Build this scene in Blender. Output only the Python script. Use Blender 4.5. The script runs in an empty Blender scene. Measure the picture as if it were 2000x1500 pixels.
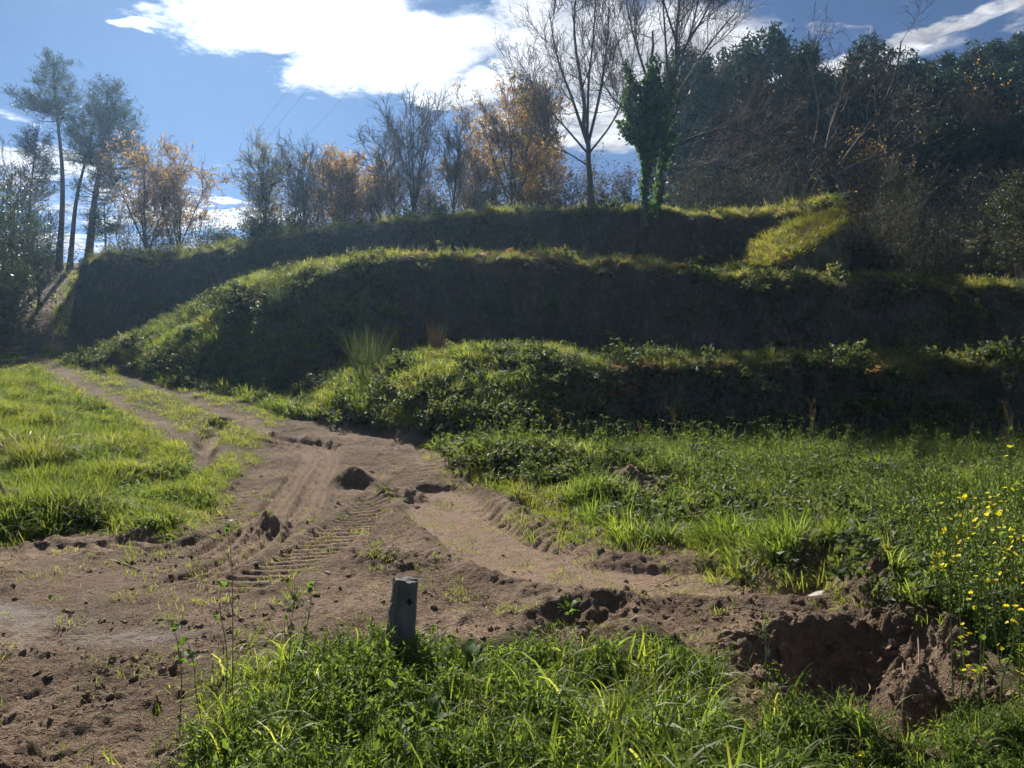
import bpy, math
import numpy as np

sc = bpy.context.scene
COL = sc.collection

# ------------------------------------------------------------------ camera
EYE = 1.70
FPX = 1500.0                      # focal length in pixels of the 2000 px wide photograph
cd = bpy.data.cameras.new("camera")
cam = bpy.data.objects.new("camera", cd)
COL.objects.link(cam)
cam.location = (0, 0, EYE)
cam.rotation_euler = (math.radians(90), 0, 0)
cd.sensor_width = 36.0
cd.lens = 27.0
cd.clip_start = 0.05
cd.clip_end = 6000
sc.camera = cam

# ------------------------------------------------------------------ light
SUN_AZ = math.radians(-21)        # left of straight ahead
SUN_EL = math.radians(36)
SUN = (math.sin(SUN_AZ) * math.cos(SUN_EL), math.cos(SUN_AZ) * math.cos(SUN_EL), math.sin(SUN_EL))
sl = bpy.data.lights.new("sun", 'SUN')
sl.energy = 5.0
sl.angle = math.radians(0.6)
sl.color = (1.0, 0.945, 0.86)
sun = bpy.data.objects.new("sun", sl)
COL.objects.link(sun)
sun.rotation_euler = (math.radians(90) - SUN_EL, 0, math.pi - SUN_AZ)
sun.location = (-10, 30, 30)

sc.view_settings.view_transform = 'Standard'
sc.view_settings.look = 'None'
sc.view_settings.exposure = 1.0
sc.view_settings.gamma = 1.0
sc.view_settings.use_curve_mapping = False
cy = sc.cycles
cy.use_denoising = True
cy.use_adaptive_sampling = True
cy.adaptive_threshold = 0.03
cy.adaptive_min_samples = 16
cy.caustics_reflective = False
cy.caustics_refractive = False
cy.max_bounces = 4
cy.diffuse_bounces = 2
cy.glossy_bounces = 2
cy.transmission_bounces = 4
cy.transparent_max_bounces = 6
cy.volume_bounces = 0
cy.sample_clamp_indirect = 6.0

# ------------------------------------------------------------------ sky with a broken cloud layer
world = bpy.data.worlds.new("World")
sc.world = world
world.use_nodes = True
nt = world.node_tree
nt.nodes.clear()


class NB:
    """tiny node builder"""
    def __init__(s, tree):
        s.t = tree

    def n(s, kind, **kw):
        nd = s.t.nodes.new(kind)
        for k, v in kw.items():
            setattr(nd, k, v)
        return nd

    def link(s, a, b):
        s.t.links.new(a, b)

    def put(s, sock, v):
        if hasattr(v, 'is_output') or isinstance(v, bpy.types.NodeSocket):
            s.t.links.new(v, sock)
        else:
            sock.default_value = v

    def m(s, op, a, b=None, c=None, clamp=False):
        nd = s.n('ShaderNodeMath', operation=op, use_clamp=clamp)
        s.put(nd.inputs[0], a)
        if b is not None:
            s.put(nd.inputs[1], b)
        if c is not None:
            s.put(nd.inputs[2], c)
        return nd.outputs[0]

    def vm(s, op, a, b=None):
        nd = s.n('ShaderNodeVectorMath', operation=op)
        s.put(nd.inputs[0], a)
        if b is not None:
            s.put(nd.inputs[1], b)
        return nd.outputs['Value'] if op in ('DOT_PRODUCT', 'LENGTH') else nd.outputs[0]

    def mr(s, v, a, b, c, d, smooth=True):
        nd = s.n('ShaderNodeMapRange', interpolation_type='SMOOTHSTEP' if smooth else 'LINEAR')
        for i, x in enumerate((v, a, b, c, d)):
            s.put(nd.inputs[i], x)
        return nd.outputs[0]

    def noise(s, vec, scale, detail=4, rough=0.55, dist=0.0, out=0):
        nd = s.n('ShaderNodeTexNoise')
        if vec is not None:
            s.put(nd.inputs['Vector'], vec)
        nd.inputs['Scale'].default_value = scale
        nd.inputs['Detail'].default_value = detail
        nd.inputs['Roughness'].default_value = rough
        nd.inputs['Distortion'].default_value = dist
        return nd.outputs[out]

    def mix(s, f, a, b, blend='MIX'):
        nd = s.n('ShaderNodeMix', data_type='RGBA', blend_type=blend)
        s.put(nd.inputs[0], f)
        s.put(nd.inputs[6], a)
        s.put(nd.inputs[7], b)
        return nd.outputs[2]

    def ramp(s, f, stops):
        nd = s.n('ShaderNodeValToRGB')
        el = nd.color_ramp.elements
        while len(el) < len(stops):
            el.new(0.5)
        for e, (p, c) in zip(el, stops):
            e.position = p
            e.color = c if len(c) == 4 else (*c, 1)
        s.put(nd.inputs[0], f)
        return nd.outputs[0]


b = NB(nt)
out = b.n('ShaderNodeOutputWorld')
bg = b.n('ShaderNodeBackground')
b.link(bg.outputs[0], out.inputs[0])
sky = b.n('ShaderNodeTexSky', sky_type='NISHITA')
sky.sun_disc = False
sky.sun_elevation = SUN_EL
sky.sun_rotation = SUN_AZ
sky.altitude = 600
sky.air_density = 0.5
sky.dust_density = 0.0
sky.ozone_density = 3.0
SKY_K = 0.05
CLOUD_K = 1.0
dirn = b.n('ShaderNodeTexCoord').outputs['Generated']
sep = b.n('ShaderNodeSeparateXYZ')
b.link(dirn, sep.inputs[0])
zc = b.m('MAXIMUM', sep.outputs[2], 0.03)
px_ = b.m('DIVIDE', sep.outputs[0], zc)
py_ = b.m('DIVIDE', sep.outputs[1], zc)
cmb = b.n('ShaderNodeCombineXYZ')
b.link(px_, cmb.inputs[0])
b.link(py_, cmb.inputs[1])
P0 = cmb.outputs[0]
# ragged outline: warp the layer with two noises
w1 = b.vm('SUBTRACT', b.noise(P0, 2.6, 3, 0.62, out=1), (0.5, 0.5, 0.5))
w2 = b.vm('SUBTRACT', b.noise(P0, 11.0, 3, 0.6, out=1), (0.5, 0.5, 0.5))
P1 = b.vm('ADD', P0, b.vm('MULTIPLY', w1, (0.34, 0.34, 0)))
P1 = b.vm('ADD', P1, b.vm('MULTIPLY', w2, (0.10, 0.10, 0)))


def cpt(px, py):
    X, Z = (px - 1000) / FPX, (750 - py) / FPX
    return X / Z, 1 / Z


# cloud banks of the layer: centre, half axes, turn, weight (layer units = cloud heights)
BLOBS = [(-0.62, 2.06, 0.40, 0.30, -0.25, 1.0), (-0.36, 2.34, 0.44, 0.27, -0.55, 1.0), (-0.12, 2.60, 0.30, 0.17, -0.35, 0.9),
         (0.05, 2.20, 0.13, 0.36, -0.1, .95), (0.34, 2.30, 0.44, 0.38, 0.0, 1.15), (0.60, 2.50, 0.46, 0.26, 0.3, 1.1), (0.45, 2.95, 0.66, 0.38, 0, 1.0),
         (-0.60, 1.60, 0.42, 0.40, 0.0, 1.0), (-0.2, 1.45, 0.35, 0.25, 0.0, .9),
         (0.92, 2.62, 0.42, 0.13, 0.35, 0.85), (1.12, 2.42, 0.30, 0.12, -0.9, 0.85), (1.22, 2.12, 0.26, 0.08, -0.9, 0.75), (1.45, 2.10, .24, 0.10, 0.6, 0.55), (-1.03, 2.13, 0.10, 0.045, -0.1, 0.62),
         (0.93, 2.20, 0.12, 0.05, 0.3, 0.40), (1.5, 2.1, 0.16, 0.10, 0.5, 0.42)]
acc = None
for cx, cyy, ax, ay, th, wgt in BLOBS:
    mp = b.n('ShaderNodeMapping', vector_type='TEXTURE')
    b.link(P1, mp.inputs[0])
    mp.inputs[1].default_value = (cx, cyy, 0)
    mp.inputs[2].default_value = (0, 0, th)
    mp.inputs[3].default_value = (ax, ay, 1)
    d = b.vm('LENGTH', mp.outputs[0])
    v = b.mr(d, 1.25, 0.55, 0.0, wgt)
    acc = v if acc is None else b.m('MAXIMUM', acc, v)
# broken cloud over the rest of the sky, and streaks low down
far = b.noise(b.vm('MULTIPLY', P0, (0.55, 1.0, 1)), 1.1, 3, 0.6)
away = b.mr(py_, 1.2, 1.9, 1.0, 0.0)
gen = b.m('MULTIPLY', b.mr(far, 0.50, 0.66, 0.0, 1.0), away)
stv = b.vm('ADD', b.vm('MULTIPLY', P0, (0.16, 0.62, 1)), b.vm('MULTIPLY', w1, (0.2, 0.6, 0)))
streak = b.noise(stv, 2.4, 4, 0.6)
low = b.m('MULTIPLY', b.mr(py_, 3.1, 4.2, 0.0, 1.0), b.mr(px_, -0.9, -1.6, 0.25, 1.0))
low2 = b.m('MULTIPLY', b.mr(py_, 2.55, 2.95, 0.0, 1.0), b.mr(px_, -1.75, -1.95, 0.0, 1.0))
low = b.m('MAXIMUM', low, low2)
stk = b.m('MULTIPLY', b.mr(streak, 0.40, 0.58, 0.0, 1.0), low)
dens = b.m('MAXIMUM', b.m('MAXIMUM', acc, gen), stk)
fine = b.noise(P1, 5.0, 5, 0.62)
fine2 = b.noise(P0, 22.0, 4, 0.62)
ero = b.m('ADD', b.m('MULTIPLY', b.m('SUBTRACT', fine, 0.5), 1.3), b.m('MULTIPLY', b.m('SUBTRACT', fine2, 0.5), 0.6))
dens = b.m('ADD', dens, ero)
cover = b.mr(dens, 0.26, 0.98, 0.0, 1.0)
# cloud brightness: thick body greyer, edges and the part towards the sun white
sdot = b.vm('DOT_PRODUCT', dirn, SUN)
glow = b.m('POWER', b.m('MAXIMUM', sdot, 0.0), 30.0)
body = b.mr(b.noise(P1, 4.2, 5, 0.62), 0.36, 0.64, 0.50, 1.0)
cl_e = b.m('ADD', b.m('MULTIPLY', body, 0.52), b.m('MULTIPLY', glow, 1.1))
ccol = b.n('ShaderNodeCombineColor')
b.link(b.m('MULTIPLY', cl_e, 0.97), ccol.inputs[0])
b.link(b.m('MULTIPLY', cl_e, 0.985), ccol.inputs[1])
b.link(b.m('MULTIPLY', cl_e, 1.03), ccol.inputs[2])
skyc = b.vm('SCALE', sky.outputs[0])
skyc.node.inputs['Scale'].default_value = SKY_K
b.link(b.mix(cover, skyc, ccol.outputs[0]), bg.inputs[0])
bg.inputs[1].default_value = 1.0
world.cycles.sampling_method = 'MANUAL'
world.cycles.sample_map_resolution = 512

# ------------------------------------------------------------------ helpers
RNG = np.random.default_rng(7)


def at(px, py, Y):
    """the point at depth Y that shows at pixel (px, py)"""
    return ((px - 1000) / FPX * Y, Y, EYE + (750 - py) / FPX * Y)


def hash2(ix, iy, seed):
    h = (ix.astype(np.int64) * 374761393 + iy.astype(np.int64) * 668265263 + seed * 974634777) & 0xFFFFFFFF
    h = ((h ^ (h >> 13)) * 1274126177) & 0xFFFFFFFF
    h = h ^ (h >> 16)
    return (h & 0xFFFFFF) / float(0xFFFFFF)


def vnoise(x, y, seed=0):
    x = np.asarray(x, float)
    y = np.asarray(y, float)
    ix, iy = np.floor(x), np.floor(y)
    fx, fy = x - ix, y - iy
    u = fx * fx * fx * (fx * (fx * 6 - 15) + 10)
    v = fy * fy * fy * (fy * (fy * 6 - 15) + 10)
    a = hash2(ix, iy, seed)
    bb = hash2(ix + 1, iy, seed)
    c = hash2(ix, iy + 1, seed)
    d = hash2(ix + 1, iy + 1, seed)
    return (a + (bb - a) * u + (c - a) * v + (a - bb - c + d) * u * v) * 2 - 1


def fbm(x, y, octv=4, seed=0, rough=0.5):
    s, a, f, t = 0, 1.0, 1.0, 0
    for o in range(octv):
        s = s + a * vnoise(x * f + o * 17.3, y * f - o * 9.1, seed + o)
        t += a
        a *= rough
        f *= 2.03
    return s / t


def sstep(a, c, x):
    t = np.clip((x - a) / (c - a), 0, 1)
    return t * t * (3 - 2 * t)


def poly_dist(x, y, pts):
    """distance to a polyline, signed side, arc length at the foot point"""
    best = np.full(x.shape, 1e9)
    side = np.zeros(x.shape)
    arc = np.zeros(x.shape)
    s0 = 0.0
    for (ax, ay), (bx, by) in zip(pts[:-1], pts[1:]):
        dx, dy = bx - ax, by - ay
        L = math.hypot(dx, dy)
        t = np.clip(((x - ax) * dx + (y - ay) * dy) / (L * L), 0, 1)
        qx, qy = x - ax - t * dx, y - ay - t * dy
        d = np.hypot(qx, qy)
        m = d < best
        best = np.where(m, d, best)
        side = np.where(m, np.sign(dx * qy - dy * qx), side)
        arc = np.where(m, s0 + t * L, arc)
        s0 += L
    return best, side, arc


def smooth_path(pts, n=6):
    """Catmull-Rom through plan points"""
    p = [np.array(q, float) for q in pts]
    p = [2 * p[0] - p[1]] + p + [2 * p[-1] - p[-2]]
    o = []
    for i in range(1, len(p) - 2):
        for k in range(n):
            t = k / n
            o.append(tuple(0.5 * ((2 * p[i]) + (p[i + 1] - p[i - 1]) * t + (2 * p[i - 1] - 5 * p[i] + 4 * p[i + 1] - p[i + 2]) * t * t + (3 * p[i] - p[i - 1] - 3 * p[i + 1] + p[i + 2]) * t ** 3)))
    o.append(tuple(p[-2]))
    return o


def sdf_poly(x, y, pts):
    """signed distance to a closed polygon, negative inside"""
    d, _, _ = poly_dist(x, y, pts + [pts[0]])
    inside = np.zeros(x.shape, bool)
    n = len(pts)
    for i in range(n):
        ax, ay = pts[i]
        bx, by = pts[(i + 1) % n]
        c = ((ay > y) != (by > y)) & (x < (bx - ax) * (y - ay) / (by - ay + 1e-12) + ax)
        inside ^= c
    return np.where(inside, -d, d)


def flat(px, py):
    """plan point of a pixel on the level field"""
    Y = EYE * FPX / (py - 750)
    return ((px - 1000) / FPX * Y, Y)


# ------------------------------------------------------------------ the lie of the land
def lin(x, xs, ys):
    return np.interp(x, xs, ys)


RAMP_Y = [-400, 10, 12, 16, 20, 25, 30, 33, 40, 50, 58, 62, 75, 120, 400]
RAMP_Z = [0, 0, .08, .5, 1.1, 1.9, 2.7, 3.1, 4.9, 8.3, 11.0, 11.5, 11.8, 10, 8]


def track_x(y):
    return lin(y, [0, 10, 13.5, 16, 20, 25, 30, 34, 40, 50, 58, 80], [-1.2, -1.6, -3.4, -5.5, -8.8, -13.2, -17.4, -21.0, -25.6, -30.6, -33.5, -38])


DIRT = [flat(*q) for q in [(-700, 1520), (-700, 1075), (-300, 1070), (0, 1062), (160, 1040), (330, 1048), (395, 985), (470, 930), (560, 885), (700, 885), (860, 900), (905, 950),
                           (1030, 985), (1130, 1045), (1230, 1068), (1330, 1060), (1400, 1075), (1425, 1112), (1500, 1132), (1590, 1105), (1660, 1120), (1740, 1190), (1790, 1260),
                           (1850, 1400), (1600, 1450), (1480, 1395), (1400, 1330), (1290, 1290), (1080, 1290), (850, 1262), (650, 1295), (480, 1290), (385, 1325), (350, 1400), (325, 1700), (-700, 1700)]]
BLADE = smooth_path([flat(*q) for q in [(845, 975), (960, 1055), (1100, 1120), (1300, 1135), (1480, 1140)]])
TREAD_A = smooth_path([(-7.3, 18.6), (-5.2, 16.6)] + [flat(*q) for q in [(640, 915), (625, 955), (590, 1005), (480, 1085), (380, 1135), (270, 1165)]])
TREAD_B = smooth_path([(-8.3, 18.4), (-6.2, 16.4)] + [flat(*q) for q in [(598, 915), (575, 955), (520, 1010), (440, 1065), (380, 1100)]])
LUG_A = smooth_path([flat(*q) for q in [(505, 950), (440, 1000), (345, 1050), (130, 1078), (-60, 1085)]])
LUG_B = smooth_path([flat(*q) for q in [(850, 925), (760, 970), (700, 1015), (620, 1070), (560, 1110), (440, 1152), (330, 1180)]])
LUG_C = smooth_path([flat(*q) for q in [(930, 985), (1010, 1020), (1080, 1055), (1200, 1085)]])
WASH = smooth_path([(-6.9, 18.2), (-6.3, 15.7), (-5.9, 14.6), (-5.35, 13.1)])
PIT = [flat(*q) for q in [(1490, 1278), (1560, 1252), (1680, 1243), (1790, 1262), (1860, 1330), (1900, 1440), (1800, 1450), (1600, 1440), (1530, 1390)]]
POCKET = [flat(*q) for q in [(1050, 1232), (1090, 1195), (1200, 1190), (1215, 1285), (1060, 1290)]]


def bank_lines(x):
    Yb1 = lin(x, [-40, -8, -6.5, -4, -2, 0, 2, 3.4, 6, 12, 20, 60], [44, 24.6, 20.8, 17.6, 16.1, 16.2, 18.2, 19.8, 20.1, 20.2, 20.2, 20.2])
    w1_ = lin(x, [-6, -4, 0, 2.5, 4, 60], [4.2, 5.6, 5.8, 3.6, 1.8, 1.7])
    Yb2 = lin(x, [-60, -18, -16.5, -12, -8, -5, 0, 10, 60], [60, 31, 29.2, 25.2, 22.4, 23.4, 24.9, 25.2, 25.2])
    w2_ = lin(x, [-17, -14, -12, -8, -3, 60], [2.2, 4.6, 5.2, 5.6, 3.2, 3.0])
    Yb3 = lin(x, [-60, -28.6, -22.9, -19.5, -16, -10, -4, 1, 7.5, 9.6, 11, 12.6, 14.2, 16, 18, 60], [105, 50, 40.2, 34.2, 34.8, 34.2, 33.5, 33.1, 33.2, 33.8, 33.5, 31.8, 31.6, 33, 36, 60])
    w3_ = lin(x, [-30, -20, -14, 60], [1.4, 1.9, 2.6, 2.6])
    return Yb1, w1_, Yb2, w2_, Yb3, w3_


def base_ground(x, y):
    xt = track_x(y)
    wl = sstep(8, 1.5, x - xt)
    g = lin(y, RAMP_Y, RAMP_Z) * wl
    # the hollow way cuts into its slope; the verge on the left stands higher
    g = g + sstep(34, 42, y) * sstep(62, 55, y) * (0.9 * sstep(1.6, 4.2, np.abs(x - xt)) - 0.25) * wl
    g = g + 0.45 * sstep(2.5, 6.0, xt - x) * sstep(11, 18, y)
    return g


def rim_wob(x):
    return 0.5 * vnoise(x * 0.38, x * 0 + 2, 3) + 0.34 * vnoise(x * 0.95, x * 0 + 5, 4) + .17 * vnoise(x * 2.5, x * 0 + 9, 6)


def bank_profile(u):
    """steep face, then a rounded lip that the sun reaches"""
    return .86 * sstep(0, 1, u / .72) + .14 * sstep(0, 1, (u - .5) / .95)


def large_land(x, y):
    """terraces, banks and hill without small relief; also how steep-banked a place is"""
    g = base_ground(x, y)
    wob = rim_wob(x)
    Yb1, w1_, Yb2, w2_, Yb3, w3_ = bank_lines(x)
    T1 = np.maximum(g, lin(x, [-7.6, -6.6, -4.5, -2.5, 3, 12, 16, 20, 60], [0, 1.5, 2.25, 2.5, 2.45, 2.36, 2.5, 2.95, 3.4]) + 0.10 * vnoise(x * .9, y * .5, 8) + .07 * vnoise(x * 2.6, y * .9, 18))
    T2 = np.maximum(g, lin(x, [-18, -16.5, -14.8, -11.8, -9.7, -4.5, 1.2, 3, 8.5, 15, 19, 60], [0, 2.95, 3.6, 4.75, 5.5, 6.45, 6.55, 6.4, 5.9, 5.75, 5.4, 5.0]) + 0.16 * vnoise(x * .8, y * .5, 9) + .10 * vnoise(x * 2.4, y * .9, 19))
    T3 = np.maximum(g, lin(x, [-40, -29, -21.9, -15.2, -9.9, -3.6, 1.2, 9.3, 14.5, 15.6, 17.5, 60], [9, 8.4, 7.85, 8.3, 9.2, 9.74, 9.98, 9.8, 9.95, 8.6, 5.7, 5.2])
                    + 0.035 * np.clip(y - 36, 0, 60) + 0.18 * vnoise(x * .7, y * .4, 10) + .11 * vnoise(x * 2.3, y * .9, 20))
    t1 = bank_profile((y - Yb1 - wob * .7) / w1_)
    t2 = bank_profile((y - Yb2 - wob) / w2_)
    t3 = bank_profile((y - Yb3 - wob) / w3_)
    n1 = sstep(4.2, 1.5, x)
    n2 = sstep(-3, -7.5, x)
    u1 = np.clip((y - Yb1 - wob * .7) / w1_, 0, 1)
    u2 = np.clip((y - Yb2 - wob) / w2_, 0, 1)
    t1 = t1 * (1 - n1) + (1 - (1 - u1) ** 2.2) * n1
    t2 = t2 * (1 - n2) + (1 - (1 - u2) ** 2.0) * n2
    z = g + (T1 - g) * t1
    z = z + (T2 - z) * t2
    z = z + (T3 - z) * t3
    hill = sstep(12, 52, x) * 0.5 * np.clip(y - 46, 0, 34)
    z = z + hill
    steep = np.maximum(np.maximum(4 * t1 * (1 - t1) * sstep(.4, 1.2, T1 - g), 4 * t2 * (1 - t2) * sstep(.5, 1.5, T2 - g)), 4 * t3 * (1 - t3) * sstep(.5, 1.5, T3 - T2 if False else T3 - g))
    return z, steep, t1, t2, t3


def tread_relief(x, y):
    z = np.zeros(x.shape)
    worn = np.zeros(x.shape)
    for path, half, kind in ((TREAD_A, .19, 0), (TREAD_B, .19, 0), (LUG_A, .27, 1), (LUG_B, .30, 1), (LUG_C, .22, 1)):
        d, sd, s = poly_dist(x, y, path)
        Lp = sum(math.hypot(q2[0] - q1[0], q2[1] - q1[1]) for q1, q2 in zip(path[:-1], path[1:]))
        fade = sstep(0, 1.3, s) * sstep(Lp, Lp - .8, s)
        m = sstep(half, half * .82, d) * fade
        edge = np.exp(-((d - half * 1.22) / (half * .22)) ** 2) * fade
        z = z + 0.045 * edge * (.6 + .6 * vnoise(s * 2.2, d * 3, 79)) - 0.05 * m
        if kind == 0:
            z = z + m * 0.026 * np.clip(1.6 * np.sin(d * sd / half * 8.0 + 0.4 * np.sin(s * 22)), -1, 1)
        else:
            lug = np.sin(2 * math.pi * (s / 0.21 + 0.55 * d / half * sd))
            brk = sstep(-.95, -.1, vnoise(s * 1.1, d * 2, 77))
            z = z + m * brk * 0.036 * sstep(-.5, .5, lug + .35 * vnoise(s * 7, d * 9, 78))
        worn = np.maximum(worn, m)
    d, sd, s = poly_dist(x, y, BLADE)
    m = sstep(.62, .48, d + .05 * vnoise(s * 2, d, 31))
    z = z - 0.06 * m + 0.07 * np.exp(-((d - .72) / .15) ** 2)
    return z, np.maximum(worn, m), m


def height(x, y, detail=True):
    """(z, soil, turf, wet, steep): soil bare earth, turf grass cover, wet damp patches"""
    x = np.asarray(x, float)
    y = np.asarray(y, float)
    z, steep, t1, t2, t3 = large_land(x, y)
    near = (y < 64) & (y > -5) & (np.abs(x) < 42)
    soil = np.zeros(x.shape)
    turf = np.zeros(x.shape)
    wet = np.zeros(x.shape)
    # gentle rolling
    z = z + 0.05 * fbm(x * .35, y * .35, 3, 5)
    if near.any():
        xn, yn = x[near], y[near]
        xt = track_x(yn)
        jit = 0.28 * fbm(xn * 1.6, yn * 1.6, 4, 12) + .12 * vnoise(xn * 7, yn * 7, 13)
        sd = sdf_poly(xn, yn, DIRT) + jit
        s = sstep(0.18, -0.18, sd)
        # cart track running up to the left: two wheel lines and a grassy middle
        dt = (xn - xt) * 0.78
        wheel = np.exp(-((np.abs(dt) - 0.85) / .52) ** 2)
        trk = sstep(2.1, 1.5, np.abs(dt + jit)) * sstep(11.0, 13.5, yn)
        grown = sstep(-.25, .35, fbm(xn * 1.3, yn * 1.3, 3, 40) + .35)
        ts = trk * np.clip(wheel * 1.1 + .1 - .55 * grown * (1 - .5 * wheel), 0, 1)
        ts = np.maximum(ts, sstep(31, 36, yn) * sstep(1.7, .9, np.abs(dt + jit)) * (.55 + .3 * vnoise(xn * 1.2, yn * .5, 41)))  # lane earth only part mixed in: tree and bank shade put into its colour
        zz = np.zeros(xn.shape) - 0.05 * trk * wheel
        # earth thrown about: clods and hollows, smoother where wheels or the blade went
        tr, worn, blade = tread_relief(xn, yn)
        comp = np.exp(-(((xn + 3.2) / 2.6) ** 2 + ((yn - 6.6) / 1.5) ** 2)) + .8 * np.exp(-(((xn + 2.6) / 1.6) ** 2 + ((yn - 11) / 3.0) ** 2))
        comp = np.clip(comp * (1 + .4 * fbm(xn * .9, yn * .9, 2, 28)), 0, 1)
        rough = fbm(xn * 2.1, yn * 2.1, 5, 20, .62)
        rough2 = fbm(xn * 8.5, yn * 8.5, 4, 21, .6)
        lump = sstep(.15, .75, fbm(xn * 3.2, yn * 3.2, 3, 22)) * sstep(-.2, .4, fbm(xn * .9, yn * .9, 2, 23))
        crumb = np.abs(fbm(xn * 13, yn * 13, 3, 27, .6))
        dz = tr + (1 - .75 * worn) * (1 - .62 * comp) * (0.060 * rough + 0.034 * rough2 + 0.075 * lump * (.6 + .8 * rough2) + .030 * (crumb - .2)) + worn * .010 * rough2
        zz = zz + s * dz
        # spoil ridge along the edge of the stripped ground
        ridge = np.exp(-((sd - .05) / .22) ** 2) * sstep(-.2, .5, fbm(xn * .8, yn * .8, 3, 25)) * sstep(13, 11, yn) * sstep(-2, 0.5, xn)
        zz = zz + .13 * ridge * (1 + .5 * rough)
        # dug pit with its spoil, small pocket, washed-out gully
        pd = sdf_poly(xn, yn, PIT) + .09 * rough2 + .20 * rough
        zz = zz - .28 * sstep(.18, -.24, pd) * (1 + .5 * rough + .25 * rough2) + .10 * np.exp(-((pd - .2) / .16) ** 2) * (1 + .6 * rough)
        lx, ly = flat(1668, 1400)
        lump2 = np.exp(-(((xn - 2.13) / .17) ** 4 + ((yn - 4.12) / .24) ** 4))
        zz = zz + .34 * lump2 * (1 + .5 * rough2 + .3 * rough)
        mx, my = flat(1700, 1180)
        zz = zz + .26 * np.exp(-(((xn - 2.72) / .22) ** 2 + ((yn - 5.75) / .30) ** 2)) * (1 + .35 * rough + .2 * rough2)
        zz = zz + .20 * np.exp(-(((xn - 2.95) / .45) ** 2 + ((yn - 7.1) / .25) ** 2)) * (1 + .5 * rough)
        qd = sdf_poly(xn, yn, POCKET) + .06 * rough2 + .10 * rough
        zz = zz - .06 * sstep(.12, -.14, qd) + .05 * np.exp(-((qd - .14) / .12) ** 2)
        wd, wsd, wsa = poly_dist(xn, yn, WASH)
        gul = sstep(.34, .08, wd + .14 * rough)
        zz = zz - .20 * gul + .05 * np.exp(-((wd - .42) / .12) ** 2)
        # heaps seen in the photograph
        for hx, hy, hr, hh in ((-6.85, 9.9, .55, .40), (1.75, 11.6, .55, .34), (1.2, 10.2, .5, .22), (-2.55, 12.3, .30, .26), (-1.55, 11.2, .34, .22), (-2.9, 9.0, .5, .16), (-1.2, 7.2, .42, .14), (.9, 11.0, .6, .16), (-3.6, 8.5, .35, .12), (2.3, 9.6, .5, .2)):
            zz = zz + hh * np.exp(-(((xn - hx) / hr) ** 2 + ((yn - hy) / (hr * .75)) ** 2)) * (1 + .6 * rough + .4 * rough2)
        heapm = np.exp(-(((xn + 6.85) / .6) ** 2 + ((yn - 9.9) / .45) ** 2)) + np.exp(-(((xn - 1.75) / .6) ** 2 + ((yn - 11.6) / .45) ** 2))
        humus = sstep(-.12, .25, fbm(xn * 1.1, yn * 1.1, 4, 34)) * np.exp(-(((xn - 1.1) / 1.7) ** 4 + ((yn - 9.9) / 1.7) ** 4))
        zz = zz + .8 * humus * (1 - s) * (.05 * rough + .03 * rough2 + .05 * lump)
        soil_n = np.clip(np.maximum.reduce([s, ts, gul, humus * .95, sstep(.35, .0, pd), heapm * 1.4]), 0, 1)
        onbank = sstep(.22, .06, t1[near]) * sstep(.22, .06, t2[near]) if True else 1
        soil_n = soil_n * np.where(yn < 33, onbank, 1)
        # tufty swells under the grass
        grassy = 1 - soil_n
        zz = zz + grassy * ((.06 + .12 * (xn < xt - 1.5)) * fbm(xn * 1.1, yn * 1.1, 3, 50))
        # raised shoulder of turf at the far edge of the stripped ground
        zz = zz + .28 * np.exp(-(((yn - 12.9) / .9) ** 2)) * sstep(-2.2, -1.5, xn) * sstep(6, 1, xn) * grassy
        soil[near] = soil_n
        tz = sstep(.15, .9, wheel) * trk
        turf[near] = grassy
        wd2 = np.exp(-(((xn + 4.0) / 1.15) ** 2 + ((yn - 5.55) / .42) ** 2)) + .7 * np.exp(-(((xn + 2.75) / .7) ** 2 + ((yn - 5.1) / .24) ** 2))
        wet[near] = np.clip(sstep(.15, 1.0, wd2 * (1 + .5 * rough2) + .45 * rough) * s, 0, 1) * .8
        zz = zz - wet[near] * s * (0.05 * rough + .02 * rough2) * .6
        z[near] = z[near] + zz
    turf[~near] = 1.0
    # crumbling bank faces
    z = z + steep * (0.34 * fbm(x * 1.0, y * 1.2 + z * .8, 4, 60, .6))
    return z, soil, turf, wet, steep


def ground_z(x, y):
    return height(np.atleast_1d(x), np.atleast_1d(y))[0]


# ------------------------------------------------------------------ mesh plumbing
def mesh_np(name, V, F, mat=None, smooth=False, attrs=None):
    """mesh from arrays; F is (N,3) or (N,4) or a list of such arrays"""
    Fs = F if isinstance(F, list) else [F]
    Fs = [np.asarray(f, np.int32) for f in Fs if len(f)]
    me = bpy.data.meshes.new(name)
    V = np.asarray(V, np.float32)
    me.vertices.add(len(V))
    me.vertices.foreach_set('co', V.ravel())
    nl = sum(f.size for f in Fs)
    npoly = sum(len(f) for f in Fs)
    me.loops.add(nl)
    me.polygons.add(npoly)
    if nl:
        me.loops.foreach_set('vertex_index', np.concatenate([f.ravel() for f in Fs]))
        starts, o = [], 0
        for f in Fs:
            starts.append(o + np.arange(len(f), dtype=np.int32) * f.shape[1])
            o += f.size
        me.polygons.foreach_set('loop_start', np.concatenate(starts))
        me.polygons.foreach_set('use_smooth', np.full(npoly, smooth))
    for k, a in (attrs or {}).items():
        a = np.asarray(a, np.float32)
        at_ = me.attributes.new(k, 'FLOAT' if a.ndim == 1 else 'FLOAT_VECTOR', 'POINT')
        at_.data.foreach_set('value' if a.ndim == 1 else 'vector', a.ravel())
    me.update(calc_edges=True)
    if mat:
        me.materials.append(mat)
    return me


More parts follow.
